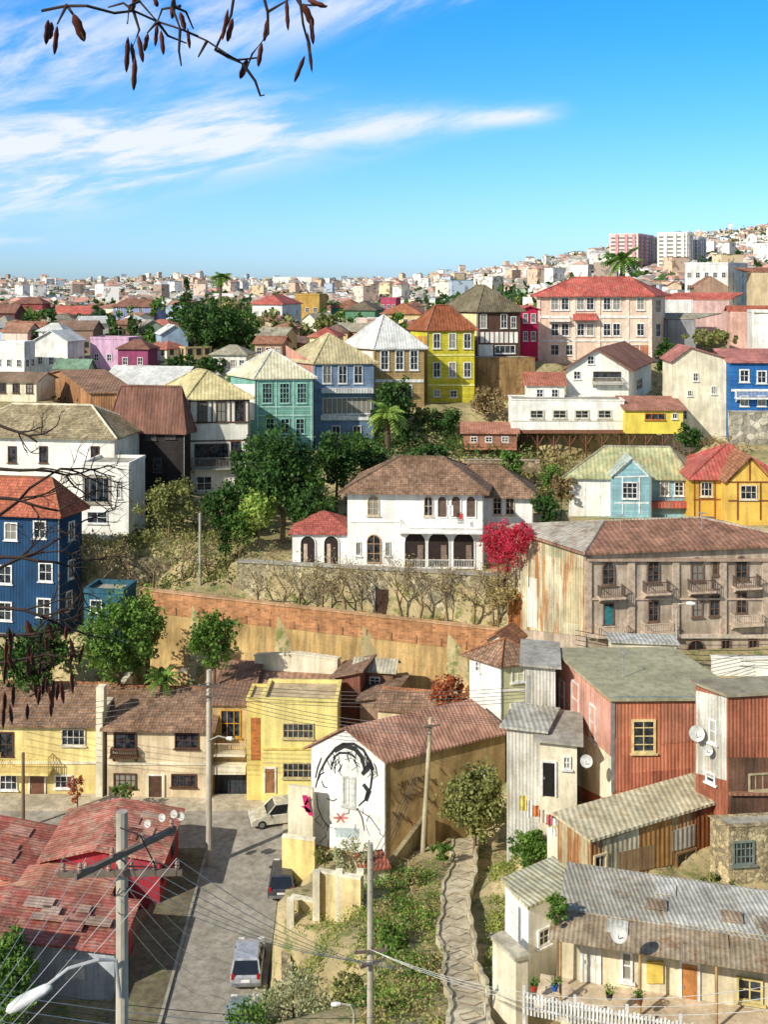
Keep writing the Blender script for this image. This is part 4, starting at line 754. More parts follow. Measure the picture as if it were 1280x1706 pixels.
o=npmesh('hills',vs,fs,groundmat([(100,96,70),(136,120,92),(72,82,52),(160,144,114)],.03)); o['kind']='structure'
zones=[(-200,90,'at the far left skyline'),(90,190,'left of the lilac blue house'),(190,300,'above the lilac blue house'),(300,420,'behind the tall dark trees'),(420,540,'around the white slab on the horizon'),(540,640,'behind the teal house'),(640,740,'above the row of painted houses'),(740,840,'above the dark half timbered house'),(840,920,'left of the pink mansion roof'),(920,1010,'above the pink mansion'),(1010,1100,'below the pink tower block'),(1100,1180,'below the white tower block'),(1180,1240,'behind the white modern block'),(1240,1500,'on the right edge ridge')]
WCOL=[('white',(240,236,228)),('white',(232,226,216)),('cream',(234,222,194)),('cream',(228,212,182)),('tan',(208,180,144)),('pink',(220,180,162)),('grey',(178,174,168)),('ochre',(204,166,106)),('russet',(154,86,66)),('blue',(130,160,192)),('brown',(116,88,70)),('green',(130,154,126)),('yellow',(224,198,116))]
RCOL=[('red',mat('corr',(186,94,78))),('rust',mat('corr',(154,100,76))),('grey',R_GRY),('white',R_WH),('brown',mat('corr',(110,82,68))),('flat',CONC),('rust',mat('corr',(140,86,66)))]
WM=[mat('plaster',c,amt=.15) for _,c in WCOL]
fh=[]
for k in range(205):
    px=random.uniform(-30,1310); r=ridgef(px)
    if px>880: py=r+4+(random.random()**.9)*(505-r if px>1000 else 60)
    else: py=r+6+(random.random()**.8)*66
    fh.append((px,py))
for k in range(95): fh.append((random.uniform(-20,700),random.uniform(505,602)))
for px,py in fh:
    D=float(Dfar(px,py)); wi=random.randrange(len(WCOL)); ri=random.randrange(len(RCOL)); zn=[z for a,b,z in zones if a<=px<b][0]
    st=random.choice((1,2,2)); hh=2.6*st; sc_=.74 if D<400 else .85; w1=random.uniform(4.5,10)*sc_; w2=random.uniform(4.5,8)*sc_; a=random.uniform(8,70); hh*=max(.8,sc_)
    lb='tiny '+('one-storey','two-storey','three-storey')[st-1]+' '+WCOL[wi][0]+' house with '+RCOL[ri][0]+' roof '+zn
    b=py+.8; h=H('hillside_house',lb,'house',px,D,b-hh*F/D,b,WM[wi],RCOL[ri][1],aL=a,wL=w1,wR=w2,kind='flat' if ri==5 else random.choice(('gable','hip')),rise=random.uniform(.7,1.5),ov=.25,ground=False,fd=6+D*.01,group='distant houses: '+lb,par=.3)
    if D<900:
        h.auto('L' if a<45 else 'R',3,st,w=.8,h=1.,simple=True)
        if 20<a<70: h.auto('R' if a<45 else 'L',2,st,w=.8,h=1.,simple=True)
def islandmat(cols):
    m=bpy.data.materials.new('town'); m.use_nodes=True; t=NT(m.node_tree); bs=m.node_tree.nodes['Principled BSDF']; bs.inputs['Roughness'].default_value=.9
    r=t.add('ShaderNodeNewGeometry').outputs['Random Per Island']; cr=t.add('ShaderNodeValToRGB',{0:r}); cr.color_ramp.interpolation='CONSTANT'; el=cr.color_ramp.elements
    el[0].color=lin(br(cols[0])); el[1].position=1/len(cols); el[1].color=lin(br(cols[1]))
    for i in range(2,len(cols)): e=el.new(i/len(cols)); e.color=lin(br(cols[i]))
    uv=t.add('ShaderNodeNewGeometry').outputs['Position']; n=t.add('ShaderNodeTexNoise',{'Vector':uv,'Scale':.55,'Detail':2.}).outputs[0]
    t.l.new(t.mix(t.rng(n,.56,.6,0.,.6),cr.outputs[0],lin((80,76,74))),bs.inputs['Base Color']); return m
tv_,tf_,tm_=[],[],[]
for k in range(6500):
    px=random.uniform(-80,1360); r=float(ridgef(px)); py=r+.3+(random.random()**(1.2 if px<900 else 1.))*(58 if px<900 else 100); D=float(Dfar(px,py))
    if D<250: continue
    p=P(px,py,D); a=random.uniform(0,1.57); w1=random.uniform(1.6,4.2); w2=random.uniform(1.6,3.4); hh=random.choice((2.4,2.8,3,4.4,5)) if random.random()<.98 else 10; ca,sa=math.cos(a),math.sin(a); i0=len(tv_)
    C4=[(-w1,-w2),(w1,-w2),(w1,w2),(-w1,w2)]
    for z in(-8-D*.01,hh):
        for x,y in C4: tv_.append((p.x+ca*x-sa*y,p.y+sa*x+ca*y,p.z+z))
    for q in range(4): j=(q+1)%4; tf_.append((i0+q,i0+j,i0+4+j,i0+4+q)); tm_.append(0)
    i0=len(tv_)
    for x,y in C4: x*=1.06;y*=1.06; tv_.append((p.x+ca*x-sa*y,p.y+sa*x+ca*y,p.z+hh+.02))
    rz=random.choice((.05,.05,1.,1.4)); 
    for x in(-w1*.9,w1*.9): tv_.append((p.x+ca*x,p.y+sa*x,p.z+hh+rz))
    for q in((0,1,5,4),(2,3,4,5),(0,4,3,3),(1,2,5,5)): tf_.append(q if len(set(q))==4 else q[:3]); tf_[-1]=tuple(i0+z for z in tf_[-1]); tm_.append(1)
me=bpy.data.meshes.new('distant_town'); me.from_pydata(tv_,[],tf_); me.materials.append(islandmat([(240,234,224),(230,216,190),(234,228,216),(196,156,124),(206,200,190),(218,182,156),(136,112,96),(150,168,186),(240,232,218),(206,176,128)])); me.materials.append(islandmat([(156,114,94),(150,140,124),(206,200,192),(136,108,90),(178,112,94),(120,108,96),(190,180,162),(160,152,142)])); me.polygons.foreach_set('material_index',tm_)
o=bpy.data.objects.new('distant_town',me); COL.objects.link(o); tag(o,'innumerable tiny pale houses covering the farthest hills','town',None,'stuff')
cs=[]
for k in range(1700):
    px=random.uniform(-60,1340); r=float(ridgef(px)); py=r+1+(random.random()**1.1)*(65 if px<900 else 100); D=float(Dfar(px,py))
    if D<240: continue
    p=P(px,py,D); s=random.uniform(1.2,3.6)
    c=np.array(tuple(p))[None]+rng.normal(size=(26,3))*np.array([s,s,s*.5])+np.array([0,0,s*.8]); cs.append(c)
c=np.concatenate(cs); v,f=leafquads(c,2.2); o=npmesh('distant_woods',v,f,LM['dark']); tag(o,'dark tree clumps scattered among the farthest houses','trees',None,'stuff')
for k in range(170):
    px=random.uniform(-20,1300); r=float(ridgef(px)); py=r+8+random.random()**.7*(115 if px<700 else 85); D=float(Dfar(px,py)); hp=random.uniform(3.5,8)*F/D; zn=[z for a,b,z in zones if a<=px<b][0]
    tree('hillside_tree','small green tree among the distant houses '+zn,'tree',px,py+2,D,py-hp,hp*random.uniform(.8,1.6),random.choice(('dark','mid','dark','olive')),n=170,ls=.9,group='distant trees '+zn,tv=.1)
# ================================================================= GROUND CONTROLS
for x in(-300,-100,100,300,450): ctrl(x,1706,57.2,-.3); ctrl(x,1345,81.2,-.3); ctrl(x,1500,68.8,-.3)
for x in(-300,-100,100,300,450): q=P(x,1300,88); CTRL.append((q.x,88,CZ-38.5))
for x in(500,560,620,680,740): q=P(x,1200,84); CTRL.append((q.x,85,CZ-36.5))
for x in(-400,-100,200,400,560): ctrl(x,1760,51); ctrl(x,1850,38); ctrl(x,1950,22); ctrl(x,2300,10)
ctrl(640,1460,70);ctrl(600,1500,66); ctrl(560,1560,61,1.);ctrl(690,1500,62);ctrl(660,1600,54);ctrl(680,1706,46);ctrl(610,1700,50);ctrl(560,1706,53);ctrl(720,1450,66);ctrl(720,1560,56)
PATH=[(778,1396,72),(773,1440,67),(761,1490,61.5),(758,1550,55.8),(768,1610,50.4),(779,1660,46.8),(786,1720,42.8),(800,1850,36)]
def pathpt(t):
    k=min(int(t),len(PATH)-2); f=t-k; a=P(*PATH[k]); b=P(*PATH[k+1]); return a.lerp(b,f)
for t_ in np.linspace(0,6.99,34):
    p=pathpt(t_)
    for dx,dz in((-3,-.3),(-1.3,-.22),(0,-.5),(1.3,-.25),(2.8,-.5)): CTRL.append((p.x+dx,p.y,p.z+dz))
ctrl(860,1440,66);ctrl(880,1500,60);ctrl(870,1640,48,-.8);ctrl(900,1760,41);ctrl(850,1800,40,-.3)
for x in(700,900,1100,1350): ctrl(x,1950,30); ctrl(x,2250,16)
A0=V((-21.5,95.2,0)); B0=V((10.,90.4,0)); ZA,ZB=-26.6,-28.7
for k in np.linspace(0,1,9):
    p=A0.lerp(B0,k); z=ZA+(ZB-ZA)*k; CTRL.append((p.x,p.y-3.,CZ-37.4)); CTRL.append((p.x,p.y-.5,CZ-37.2)); CTRL.append((p.x,p.y+.6,CZ+z-.5)); CTRL.append((p.x,p.y+2.,CZ+z-.6))
VA=P(395,945,98.6); VB=P(838,945,93.6)
for k in np.linspace(0,1,9):
    q=VA.lerp(VB,k); CTRL.append((q.x,q.y-.6,CZ-29.)); CTRL.append((q.x,q.y+1.,CZ-25.3))
for x,y,D in((250,900,106),(330,905,104),(420,900,105),(300,850,112),(450,830,115),(560,790,118),(650,760,122),(720,750,126),(800,770,122),(900,800,118),(920,850,106),(960,870,102),(960,800,117),(1120,805,115),(1200,780,118),(150,900,103),(210,1010,98),(240,1000,99),(180,1140,90),(60,1160,88),(-100,1150,90),(0,1080,94),
 (700,690,138),(850,690,138),(900,640,150),(1110,650,142),(1180,750,126),(1280,755,123),(330,830,119),(640,665,150),(500,700,140),(300,690,140),(400,640,160),(500,600,172),(640,590,172),(800,600,172),(1000,600,172),(1200,590,168),(1350,600,165),(100,640,165),(200,640,165),(0,640,165),(700,1225,79),(850,1235,75),(780,1300,76),(760,1350,73.5),(880,1400,63),(1050,1320,61),(1280,1200,66)): ctrl(x,y,D)
CT=np.array(CTRL)
LINES=[(A0,B0),(VA,VB)]
def TH(x,y):
    x=np.atleast_1d(np.asarray(x,float));y=np.atleast_1d(np.asarray(y,float)); out=np.empty(len(x))
    for i in range(0,len(x),2000):
        X_,Y_=x[i:i+2000,None],y[i:i+2000,None]
        d=(X_-CT[None,:,0])**2+(Y_-CT[None,:,1])**2; w=1/(d+1.2)**1.9
        for a,b in LINES:
            dx,dy=b.x-a.x,b.y-a.y; l=math.hypot(dx,dy); sq=((X_-a.x)*-dy+(Y_-a.y)*dx)/l; sc=((CT[None,:,0]-a.x)*-dy+(CT[None,:,1]-a.y)*dx)/l; al=((X_-a.x)*dx+(Y_-a.y)*dy)/l
            inside=(al>-1.)&(al<l+1.); strength=np.where(inside,np.clip(1-np.abs(sq)/14,0,1)*4,0.); w=w*np.where(sq*sc<0,10.**(-strength),1.)
        out[i:i+2000]=(w*CT[None,:,2]).sum(1)/w.sum(1)
    for N_,dR,dL,wR,wL in FPR:
        det=dR.x*dL.y-dR.y*dL.x; rx=x-N_.x; ry=y-N_.y; u=(rx*dL.y-ry*dL.x)/det; v=(dR.x*ry-dR.y*rx)/det
        mk=(u>-2.2)&(u<wR+1)&(v>-2.2)&(v<wL+1); out[mk]=np.minimum(out[mk],N_.z-.1)
    st=(x>-45)&(x<-6.2)&(y>50)&(y<82); out[st]=np.minimum(out[st],SZ-.25); return out
gx=np.linspace(-700,2000,210); gd=np.geomspace(9,190,250); GX,GD=np.meshgrid(gx,gd); X=(GX-640)/F*GD; Z=TH(X.ravel(),GD.ravel())
vs=np.stack([X.ravel(),GD.ravel(),Z],1); nx=len(gx); ii,jj=np.meshgrid(np.arange(len(gd)-1),np.arange(nx-1),indexing='ij'); a=(ii*nx+jj).ravel(); fs=np.stack([a,a+1,a+nx+1,a+nx],1)
o=npmesh('ground',vs,fs,groundmat([(144,128,88),(180,158,112),(96,104,54),(118,102,72)],.16)); o['kind']='structure'
# road, pavement, kerbs
def struct(name,mb,m): o=mb.build(name,m); o['kind']='structure'; return o
ASP=mat('plaster',(150,142,128),(128,120,108),amt=.28,thr=.6); PAV=mat('plaster',(186,170,142),amt=.28); PAV_SHADE=mat('plaster',(104,94,70),(76,82,46),amt=.35)  # left pavement: street shadow painted in as a dark, weed-patched colour
mb=MB(); mb.poly((-11.6,48,SZ),(-6.2,48,SZ),(-6.9,72,SZ),(-7.5,80.6,SZ),(-46,80.6,SZ),(-46,75,SZ),(-12.2,75,SZ)); struct('road',mb,ASP)
mb=MB(); mb.prism([(-14.8,48,SZ-.2),(-11.604,48,SZ-.2),(-12.204,74.99,SZ-.2),(-14.8,74.99,SZ-.2)],(0,0,.33)); struct('pavement',mb,PAV_SHADE)
mb=MB(); mb.prism([(-46,80.604,SZ-.2),(-6,80.604,SZ-.2),(-3,83,SZ-.2),(-46,83,SZ-.2)],(0,0,.34)); struct('pavement',mb,PAV)
mb=MB(); mb.prism([(-6.896,72,SZ-.2),(-5,72,SZ-.2),(-4,80.6,SZ-.2),(-7.496,80.6,SZ-.2)],(0,0,.32)); struct('pavement',mb,PAV)
mb=MB(); mb.prism([(-11.8,48,SZ-.1),(-11.604,48,SZ-.1),(-12.2,75,SZ-.1),(-12.35,75,SZ-.1)],(0,0,.25)); struct('kerb',mb,CONC)
# worn path with zigzag of stones
mb=MB(); ln=MB(); n=190
pr=[pathpt(t) for t in np.linspace(0,6.99,n)]
wl=[.7+.1*math.sin(i*.17)+.05*math.sin(i*.6) for i in range(n)]; wr=[.7+.1*math.sin(i*.14+2)+.05*math.sin(i*.5) for i in range(n)]
for i in range(n-1): mb.prism([pr[i]+V((-wl[i],0,0)),pr[i]+V((wr[i],0,0)),pr[i+1]+V((wr[i+1],0,0)),pr[i+1]+V((-wl[i+1],0,0))],(0,0,-.5))
struct('path',mb,mat('plaster',(232,212,170),(192,168,122),amt=.34))
i=0; sd=1
while i<n-6:
    a=pr[i];b=pr[i+3]; e=V((0,0,.02)); f=V((0,.035,0)); j1=random.uniform(-.3,.3); j2=random.uniform(.55,.95); j3=random.uniform(.55,.95)
    q=[a+V((-wl[i]*j2,0,0)),b+V((j1,0,0)),a+V((wr[i]*j3,0,0))] if sd>0 else [b+V((-wl[i]*j2,0,0)),a+V((j1,0,0)),b+V((wr[i]*j3,0,0))]
    for j in range(2): ln.poly(q[j]+e-f,q[j+1]+e-f,q[j+1]+e+f,q[j]+e+f)
    i+=random.choice((4,5,6,7)); sd=-sd
struct('path_joints',ln,mat('plaster',(128,106,76),amt=.3))
for sg,lb in((-1,'low worn pale edging wall along the left of the stepped path'),(1,'rough cream parapet wall along the right of the stepped path')):
    mb=MB(); m_=mat('plaster',(228,212,172),(170,150,104),amt=.36); hn=0
    for i in range(0,n-1):
        ww_=(wl if sg<0 else wr); hn=hn*.85+random.uniform(0,.012); hh=(.06+hn) if sg<0 else (.4+.08*math.sin(i*.05)+hn)
        th_=.16; a=pr[i]+V((sg*(ww_[i]+.03),0,-.6));b=pr[i+1]+V((sg*(ww_[i+1]+.03),0,-.6)); mb.prism([a,a+V((sg*th_,0,0)),a+V((sg*th_,0,hh+.6)),a+V((0,0,hh+.6))],b-a)
    tag(mb.build('path_wall',m_,org=pr[70]),lb,'wall')
# brick wall with bank
d=(B0-A0); nn=V((-d.y,d.x,0)).normalized(); BR=mat('brick',(204,132,82),amt=.26)
o=thing('brick_wall','long orange brick retaining wall curving across below the white villa','wall',A0.lerp(B0,.5)+V((0,0,CZ-30)))
zA=V((0,0,CZ+ZA)); zB=V((0,0,CZ+ZB)); HB=V((0,0,1.9))
MB().prism([A0+zA-HB,B0+zB-HB,B0+zB,A0+zA],nn*.5).build('wall',BR,o)
MB().prism([A0-nn*.08+zA,B0-nn*.08+zB,B0+nn*.6+zB,A0+nn*.6+zA],(0,0,.1)).build('coping',mat('plaster',(210,152,102)),o)
for k in range(15):
    f_=(k+.5)/15; p=A0.lerp(B0,f_); z=CZ+ZA+(ZB-ZA)*f_-1.9; MB().box(p-nn*.06+V((0,0,z)),d.normalized()*.12,nn*.055,(0,0,.7)).build('pilaster',mat('brick',(160,100,64)),o)
BANK=mat('plaster',(222,180,112),(200,156,90),amt=.36,thr=.55); mb=MB(); N_=30
def bq(i,j):
    f_=i/N_; p=A0.lerp(B0,f_); z0=CZ+ZA+(ZB-ZA)*f_-1.9; g=j/8; return p-nn*(.05+g*g*1.9+.15*math.sin(i*1.3+j)*g)+V((0,0,z0-g*(z0-CZ+37.9)))
for i in range(N_):
    for j in range(8): mb.poly(bq(i,j),bq(i+1,j),bq(i+1,j+1),bq(i,j+1))
struct('sandy_bank',mb,BANK)
wallbox('stone_wall','tall rubble stone terrace wall in front of the white villa','retaining wall',VA,VB,CZ-25.,CZ-30.5,.7,mat('stone',(204,186,142),per=.4),CONC)
p=P(640,1004,95.8); o=thing('iron_gate','dark iron gate in the terrace wall below the villa','gate',p-V((0,0,1))); MB().box(p+V((-.75,-.12,-1.4)),(1.5,0,0),(0,.08,0),(0,0,2.6)).build('gate_leaf',mat('board',(50,32,24),per=.2),o)
for s_ in(-1.,.75): MB().box(p+V((s_,-.2,-1.5)),(.25,0,0),(0,.2,0),(0,0,3.)).build('gate_post',CONC,o)
wallbox('stone_wall','mossy stone terrace wall at the left below the bare trees','retaining wall',P(160,1000,101),P(405,935,103),P(300,930,102).z,P(300,1000,102).z,.6,mat('stone',(170,150,112),per=.4))
# ================================================================= TREES
TR=[('broad dark green tree left of the white villa',470,890,106,700,140,'dark',6500,.38,'round'),('dense green tree in front of the pale green house',420,860,110,730,90,'dark',2800,.38,'round'),('light green bushy tree left of the villa porch',430,905,103,812,84,'light',2000,.3,'round'),
('round dark tree behind the left end of the villa roof',560,830,112,712,86,'dark',3000,.38,'round'),('leafy tree under the blue grey house',600,780,118,722,70,'mid',1600,.34,'round'),('tall dark pointed tree beside the yellow house',658,750,131,620,84,'dark',3200,.4,'round'),
('dark tree filling the gap below the broad dark tree',520,910,103,800,90,'dark',2800,.34,'round'),('green tree rising behind the villa porch',505,860,106,760,80,'mid',2400,.34,'round'),('dark green tree under the straw roofed timber house',370,900,106,800,80,'dark',2400,.34,'round'),('green bush left of the light green tree',395,915,102,850,60,'mid',1400,.28,'round'),
('olive shrubby tree below the white bay house',280,890,107,795,120,'olive',2800,.28,'round'),('brownish sparse tree below the yellow house',705,745,133,672,56,'olive',1100,.34,'round'),('thin autumn tree in front of the patched retaining wall',815,705,136,640,74,'brown',1300,.34,'round'),('dark bush at the right end of the villa',910,880,99,815,56,'dark',1400,.3,'round'),
('dark shrub mass under the yellow house',740,735,133,668,70,'dark',1500,.34,'round'),('green shrubs above the villa roof ridge',720,790,118,735,80,'dark',1700,.32,'round'),('dark tree between the villa and the blue grey house',620,800,115,735,60,'dark',1600,.32,'round'),
('green bush above the right wing of the villa',850,800,113,748,54,'mid',1000,.32,'round'),('dark tree behind the white gable house',1108,650,139,555,40,'dark',1300,.38,'round'),('wide olive tree right of the pink mansion',1190,580,158,545,110,'olive',1600,.42,'round'),('dark tree at the right end of the stilted houses',1150,760,120,700,50,'dark',1200,.3,'round'),('slim green cypress by the terrace wall left',375,930,101,865,30,'dark',900,.28,'conifer'),
('big green tree beside the dark blue building',195,1160,87,985,140,'mid',5500,.3,'round'),('tall leafy tree at the left end of the brick wall',245,1140,89,970,70,'light',2200,.28,'round'),('leafy green tree standing before the sandy bank',356,1130,86,1010,92,'mid',2800,.28,'round'),('dark undergrowth tree at the left under the bare twigs',60,1165,87,1040,150,'dark',3800,.32,'round'),
('rust red leaved shrub below the brick wall',748,1195,82,1115,84,'red',1700,.24,'round'),('red pink bougainvillea at the right corner of the villa',830,940,92.5,864,70,'pink',2800,.17,'round'),('red pink bougainvillea trailing over the terrace right of the villa',866,925,89.3,866,64,'pink',2200,.16,'round'),('bougainvillea spilling low over the terrace wall by the villa',845,960,91.,895,70,'pink',1600,.16,'round'),('dry twiggy bush under the bougainvillea',830,1030,91.,945,76,'dry',1700,.17,'round'),
('large olive green tree beside the lettered wall of the mural house',790,1420,69,1275,120,'olive',4600,.24,'round'),('green shrub below the white corrugated tower',885,1445,60,1380,76,'mid',2200,.19,'round'),('pale leafy shrub in front of the mural',585,1460,66,1400,100,'pale',1300,.16,'round'),
('green tree in the bottom left corner by the lamp',20,1740,44,1540,110,'mid',3800,.18,'round'),('flowering shrub at the bottom beside the street',490,1750,50,1615,150,'pale',3000,.14,'round'),('dense green bush at the bottom left of centre',410,1790,48,1662,130,'mid',3200,.15,'round'),
('round green shrub left of the stepped path',655,1600,54,1535,70,'mid',1500,.14,'round'),('yellow green shrub low on the path slope',650,1720,47,1645,80,'light',1800,.13,'round'),('green shrub by the yellow wall',590,1700,50,1620,80,'olive',1400,.14,'round'),('green shrub filling the corner behind the yellow pillars',560,1640,56,1575,90,'olive',1500,.15,'round'),('weedy bush on the terrace above the stone street wall',520,1700,54,1640,80,'mid',1300,.14,'round'),('tall weedy shrub between the mural house and the path',690,1500,64,1450,50,'olive',1000,.16,'round'),('green bush at the upper end of the path',738,1440,67,1402,44,'mid',800,.16,'round'),
('flowering bush in the front garden of the yellow house',128,1335,80,1288,40,'red',700,.16,'round'),('small green hedge by the peach house front',205,1336,80,1300,50,'mid',600,.16,'round'),('green vine over the porch house roof corner',930,1545,42,1490,46,'mid',1000,.12,'round'),('low bush behind the porch house roof',1200,1500,50,1462,100,'olive',1400,.15,'round'),
('dark tall tree mass left of the white three storey house',345,610,182,494,120,'dark',3800,.58,'round'),('dark spreading tree behind the cream hut',395,605,186,515,90,'mid',2400,.56,'round'),('dark bushy tree on the left slope',160,565,215,512,72,'dark',1400,.6,'round'),('deep green tree under the lilac house',215,580,200,540,60,'dark',1100,.55,'round'),
('dark trees clump below the cream hut',330,635,163,588,140,'dark',2400,.48,'round'),('tree behind the teal house',545,560,205,520,60,'olive',1100,.6,'round'),('dark pointed conifer on the left skyline',310,520,290,462,26,'dark',700,.7,'conifer'),('low bushes along the slope under the magenta house',250,640,160,608,90,'mid',1200,.42,'round'),('dark tree above the lilac house',300,560,205,505,50,'dark',1000,.6,'round'),('wide green tree left of the dark tree mass',260,600,185,550,80,'mid',1400,.52,'round'),('dark trees below the white three storey house',440,600,182,546,90,'dark',1700,.52,'round'),('olive tree crowning the knoll beside the palm',385,560,210,492,60,'olive',1300,.6,'round'),
('green bush under the stilted white house',920,812,113,770,50,'mid',900,.28,'round'),('dry bush left of the cyan house',935,835,106,790,60,'brown',1100,.28,'round'),('green bush under the dark blue building',70,1100,92,1055,90,'mid',1100,.28,'round'),('potted shrub inside the mural yard',540,1445,68,1405,54,'olive',800,.15,'round')]
for lb,px,pb,D,pt_,w,lm,n,ls,fo in TR: tree('shrub' if any(s in lb for s in('shrub','bush','hedge','vine','bougain')) else 'tree',lb,'shrub' if any(s in lb for s in('shrub','bush','hedge','vine','bougain')) else 'tree',px,pb,D,pt_,w,lm,n,ls,fo,tv=.05 if (pb-pt_)*D/F<4 else .15)
palm('bright green palm in front of the blue grey house',646,770,124,672,78,'light'); palm('tall dark palm on the ridge above the pink mansion',1038,492,215,415,70,'mid'); palm('dark palm on the left skyline above the trees',367,560,250,452,40,'mid'); palm('small palm at the foot of the green bank',270,1160,86,1115,60,'mid')
TWG=mat('plaster',(132,106,74),amt=.4)
for i,x in enumerate((430,470,500,540,575,605,670,700,745,790,822)):
    Dp=96.4-(x-400)*.0088; pb=480+28.7*F/Dp
    baretree('gnarled pollarded tree with bare brown branches before the terrace wall, '+['leftmost','second','third','fourth','fifth','sixth','seventh','eighth','ninth','tenth','rightmost'][i],x,pb,Dp,random.uniform(4.4,5.6),name='pollarded_tree',group='pollarded trees along the villa terrace wall',leaf=260,lm='dry',sp=.95,r=.13,depth=5,thick=TWG)
for i,x in enumerate((215,255,300,390,170,345)):
    baretree(['bare vine tree over the left stone wall','bare tree left of the thin pole above the stone wall','twiggy tree beside the thin lamp pole','twiggy brown tree at the left of the pollarded trees','bare twiggy tree under the white bay house','bare tree just right of the thin pole'][i],x,985,100,5.4,leaf=400,lm='olive' if i%2 else 'dry',sp=.95,r=.13,depth=5,thick=TWG)
def scatter(name,label,cat,polys,n,ls,lm,hs,kind='stuff'):
    pts=[]
    for (x0,x1,d0,d1,m) in polys:
        px=rng.uniform(x0,x1,m); D=rng.uniform(d0,d1,m); x=(px-640)/F*D; z=TH(x,D); k=rng.integers(0,m,n); c=np.stack([x[k],D[k],z[k]],1)+rng.normal(size=(n,3))*np.array([hs,hs,hs*.5]); c[:,2]+=hs*.5; pts.append(c)
    c=np.concatenate(pts); v,f=leafquads(c,ls); o=npmesh(name,v,f,LM[lm]); tag(o,label,cat,None,kind)
scatter('ground_cover','green weeds covering the slope beside the stepped path','plants',[(600,722,45,66,70)],6000,.14,'mid',.32)
scatter('ground_cover','yellow green grass tufts on the slope beside the stepped path','grass',[(600,732,44,68,180),(818,870,46,66,70)],8000,.11,'grass',.24)
scatter('ground_cover','dry brown scrub on the slope beside the stepped path','plants',[(600,728,44,68,90)],4500,.13,'dry',.32)
scatter('ground_cover','dry weeds on the terrace above the street wall','grass',[(500,600,50,62,90)],3500,.12,'grass',.28)
scatter('undergrowth','dark undergrowth on the slope below the painted row of houses','plants',[(380,860,110,134,150)],11000,.36,'dark',1.)
scatter('undergrowth','dry scrub on the slope below the stilted houses','plants',[(700,960,112,132,110),(860,1240,112,124,80)],5500,.32,'olive',.8)
scatter('undergrowth','brown scrub on the slope under the stilted houses','plants',[(860,1240,112,130,90)],4000,.3,'brown',.7)
scatter('undergrowth','olive scrub on the banks at the left below the white houses','plants',[(130,420,99,116,120)],8000,.28,'olive',.7)
scatter('undergrowth','green scrub along the foot of the sandy bank','plants',[(130,300,84,94,50),(560,800,78,85,40)],3000,.25,'mid',.6)
scatter('undergrowth','green scrub between the houses on the far left slope','plants',[(0,420,140,172,120)],5000,.5,'mid',1.2)
scatter('undergrowth','dry weeds on the terrace strip behind the brick wall','plants',[(300,830,92.5,94.5,50)],2200,.18,'dry',.3)
# ================================================================= STREET FURNITURE
PC=mat('plaster',(170,160,142),amt=.25)
def insul(par,p,s=1.): MB().lathe(p,[(.0,0),(.035*s,.0),(.045*s,.05*s),(.025*s,.07*s),(.045*s,.1*s),(.025*s,.14*s),(0,.15*s)],n=8).build('insulator',flat((150,120,100),.3),par)
def pole(label,px,pt_,D,length,r,arms=(),lean=0.,m=PC,name='utility_pole'):
    t=P(px,pt_,D); b=t-V((lean*length,0,length)); o=thing(name,label,'pole',b); MB().tube([b,t],r*1.25,r,n=10).build('pole',m,o)
    for (dz,hw,ang,k) in arms:
        d=V((math.cos(ang),math.sin(ang),0)); c=t-V((0,0,dz)); ab=MB(); ab.box(c-d*hw-V((0,0,.045))+V((d.y,-d.x,0))*(r+.01),d*2*hw,V((d.y,-d.x,0))*.08,(0,0,.09)); a=ab.build('crossarm',flat((110,94,80)),o)
        for i in range(k): insul(a,c+d*(hw*(-.92+1.84*i/(k-1)))+V((d.y,-d.x,0))*(r+.05)+V((0,0,.045)))
    return o,t
p1,t1=pole('large near concrete utility pole with two wooden crossarms at the lower left',203,1352,18,11,.095,[(.62,1.0,R_(50),4),(.95,1.02,R_(2),6)])
mb=MB(); mb.tube([t1-V((0,.15,3.)),t1+V((-.05,-.2,-2.35)),t1+V((-.3,-.35,-2.25)),t1+V((-.75,-.5,-2.3)),t1+V((-1.05,-.6,-2.5))],.03,n=8); mb.build('lamp_arm',flat((176,176,178),.4),p1)
c=t1+V((-1.35,-.7,-2.68)); mb=MB(); mb.lathe(c+V((.36,.12,.16)),[(0,0),(.07,.02),(.1,.12),(.13,.35),(.14,.55),(.09,.72),(0,.78)],axis=(-.88,-.2,-.4),n=12,sy=.7); mb.build('lamp_head',flat((225,225,222),.35),p1,smooth=True)
for k in range(3): MB().tube([t1+V((.0,-.14,-.2-k*.5)),t1+V((.35-k*.2,-.2,-.3-k*.5)),t1+V((.6,-.15,-.85))],.012,n=5).build('cable_loop',BLK,p1)
p2,t2=pole('thin utility pole with small crossarms left of the stepped path',617,1405,40,12,.11,[(3.9,.62,R_(8),3),(4.35,.5,R_(30),3)])
p3,t3=pole('tall grey utility pole at the street corner before the peach house',348,1116,73,13.2,.17,[(1.0,.7,R_(10),3),(1.7,.6,R_(10),3)])
MB().tube([t3-V((0,.2,4.7)),t3+V((.7,-.4,-4.3)),t3+V((1.3,-.5,-4.4))],.05,n=6).build('lamp_arm',GRY,p3); MB().lathe(t3+V((1.2,-.5,-4.4)),[(0,0),(.12,.1),(.15,.4),(0,.6)],axis=(1,0,-.1),n=8).build('lamp_head',WH,p3)
p4,t4=pole('leaning wooden pole behind the roof of the mural house',718,1195,70,9.,.13,[(.5,.6,R_(20),3)],lean=.06,m=mat('plaster',(180,166,130)))
p5,t5=pole('short dark pole by the left front garden',38,1254,78,6,.11,m=mat('plaster',(110,86,62)))
p6,t6=pole('thin pale pole standing above the left stone wall',333,855,99,8.5,.12,m=mat('plaster',(170,166,150)))
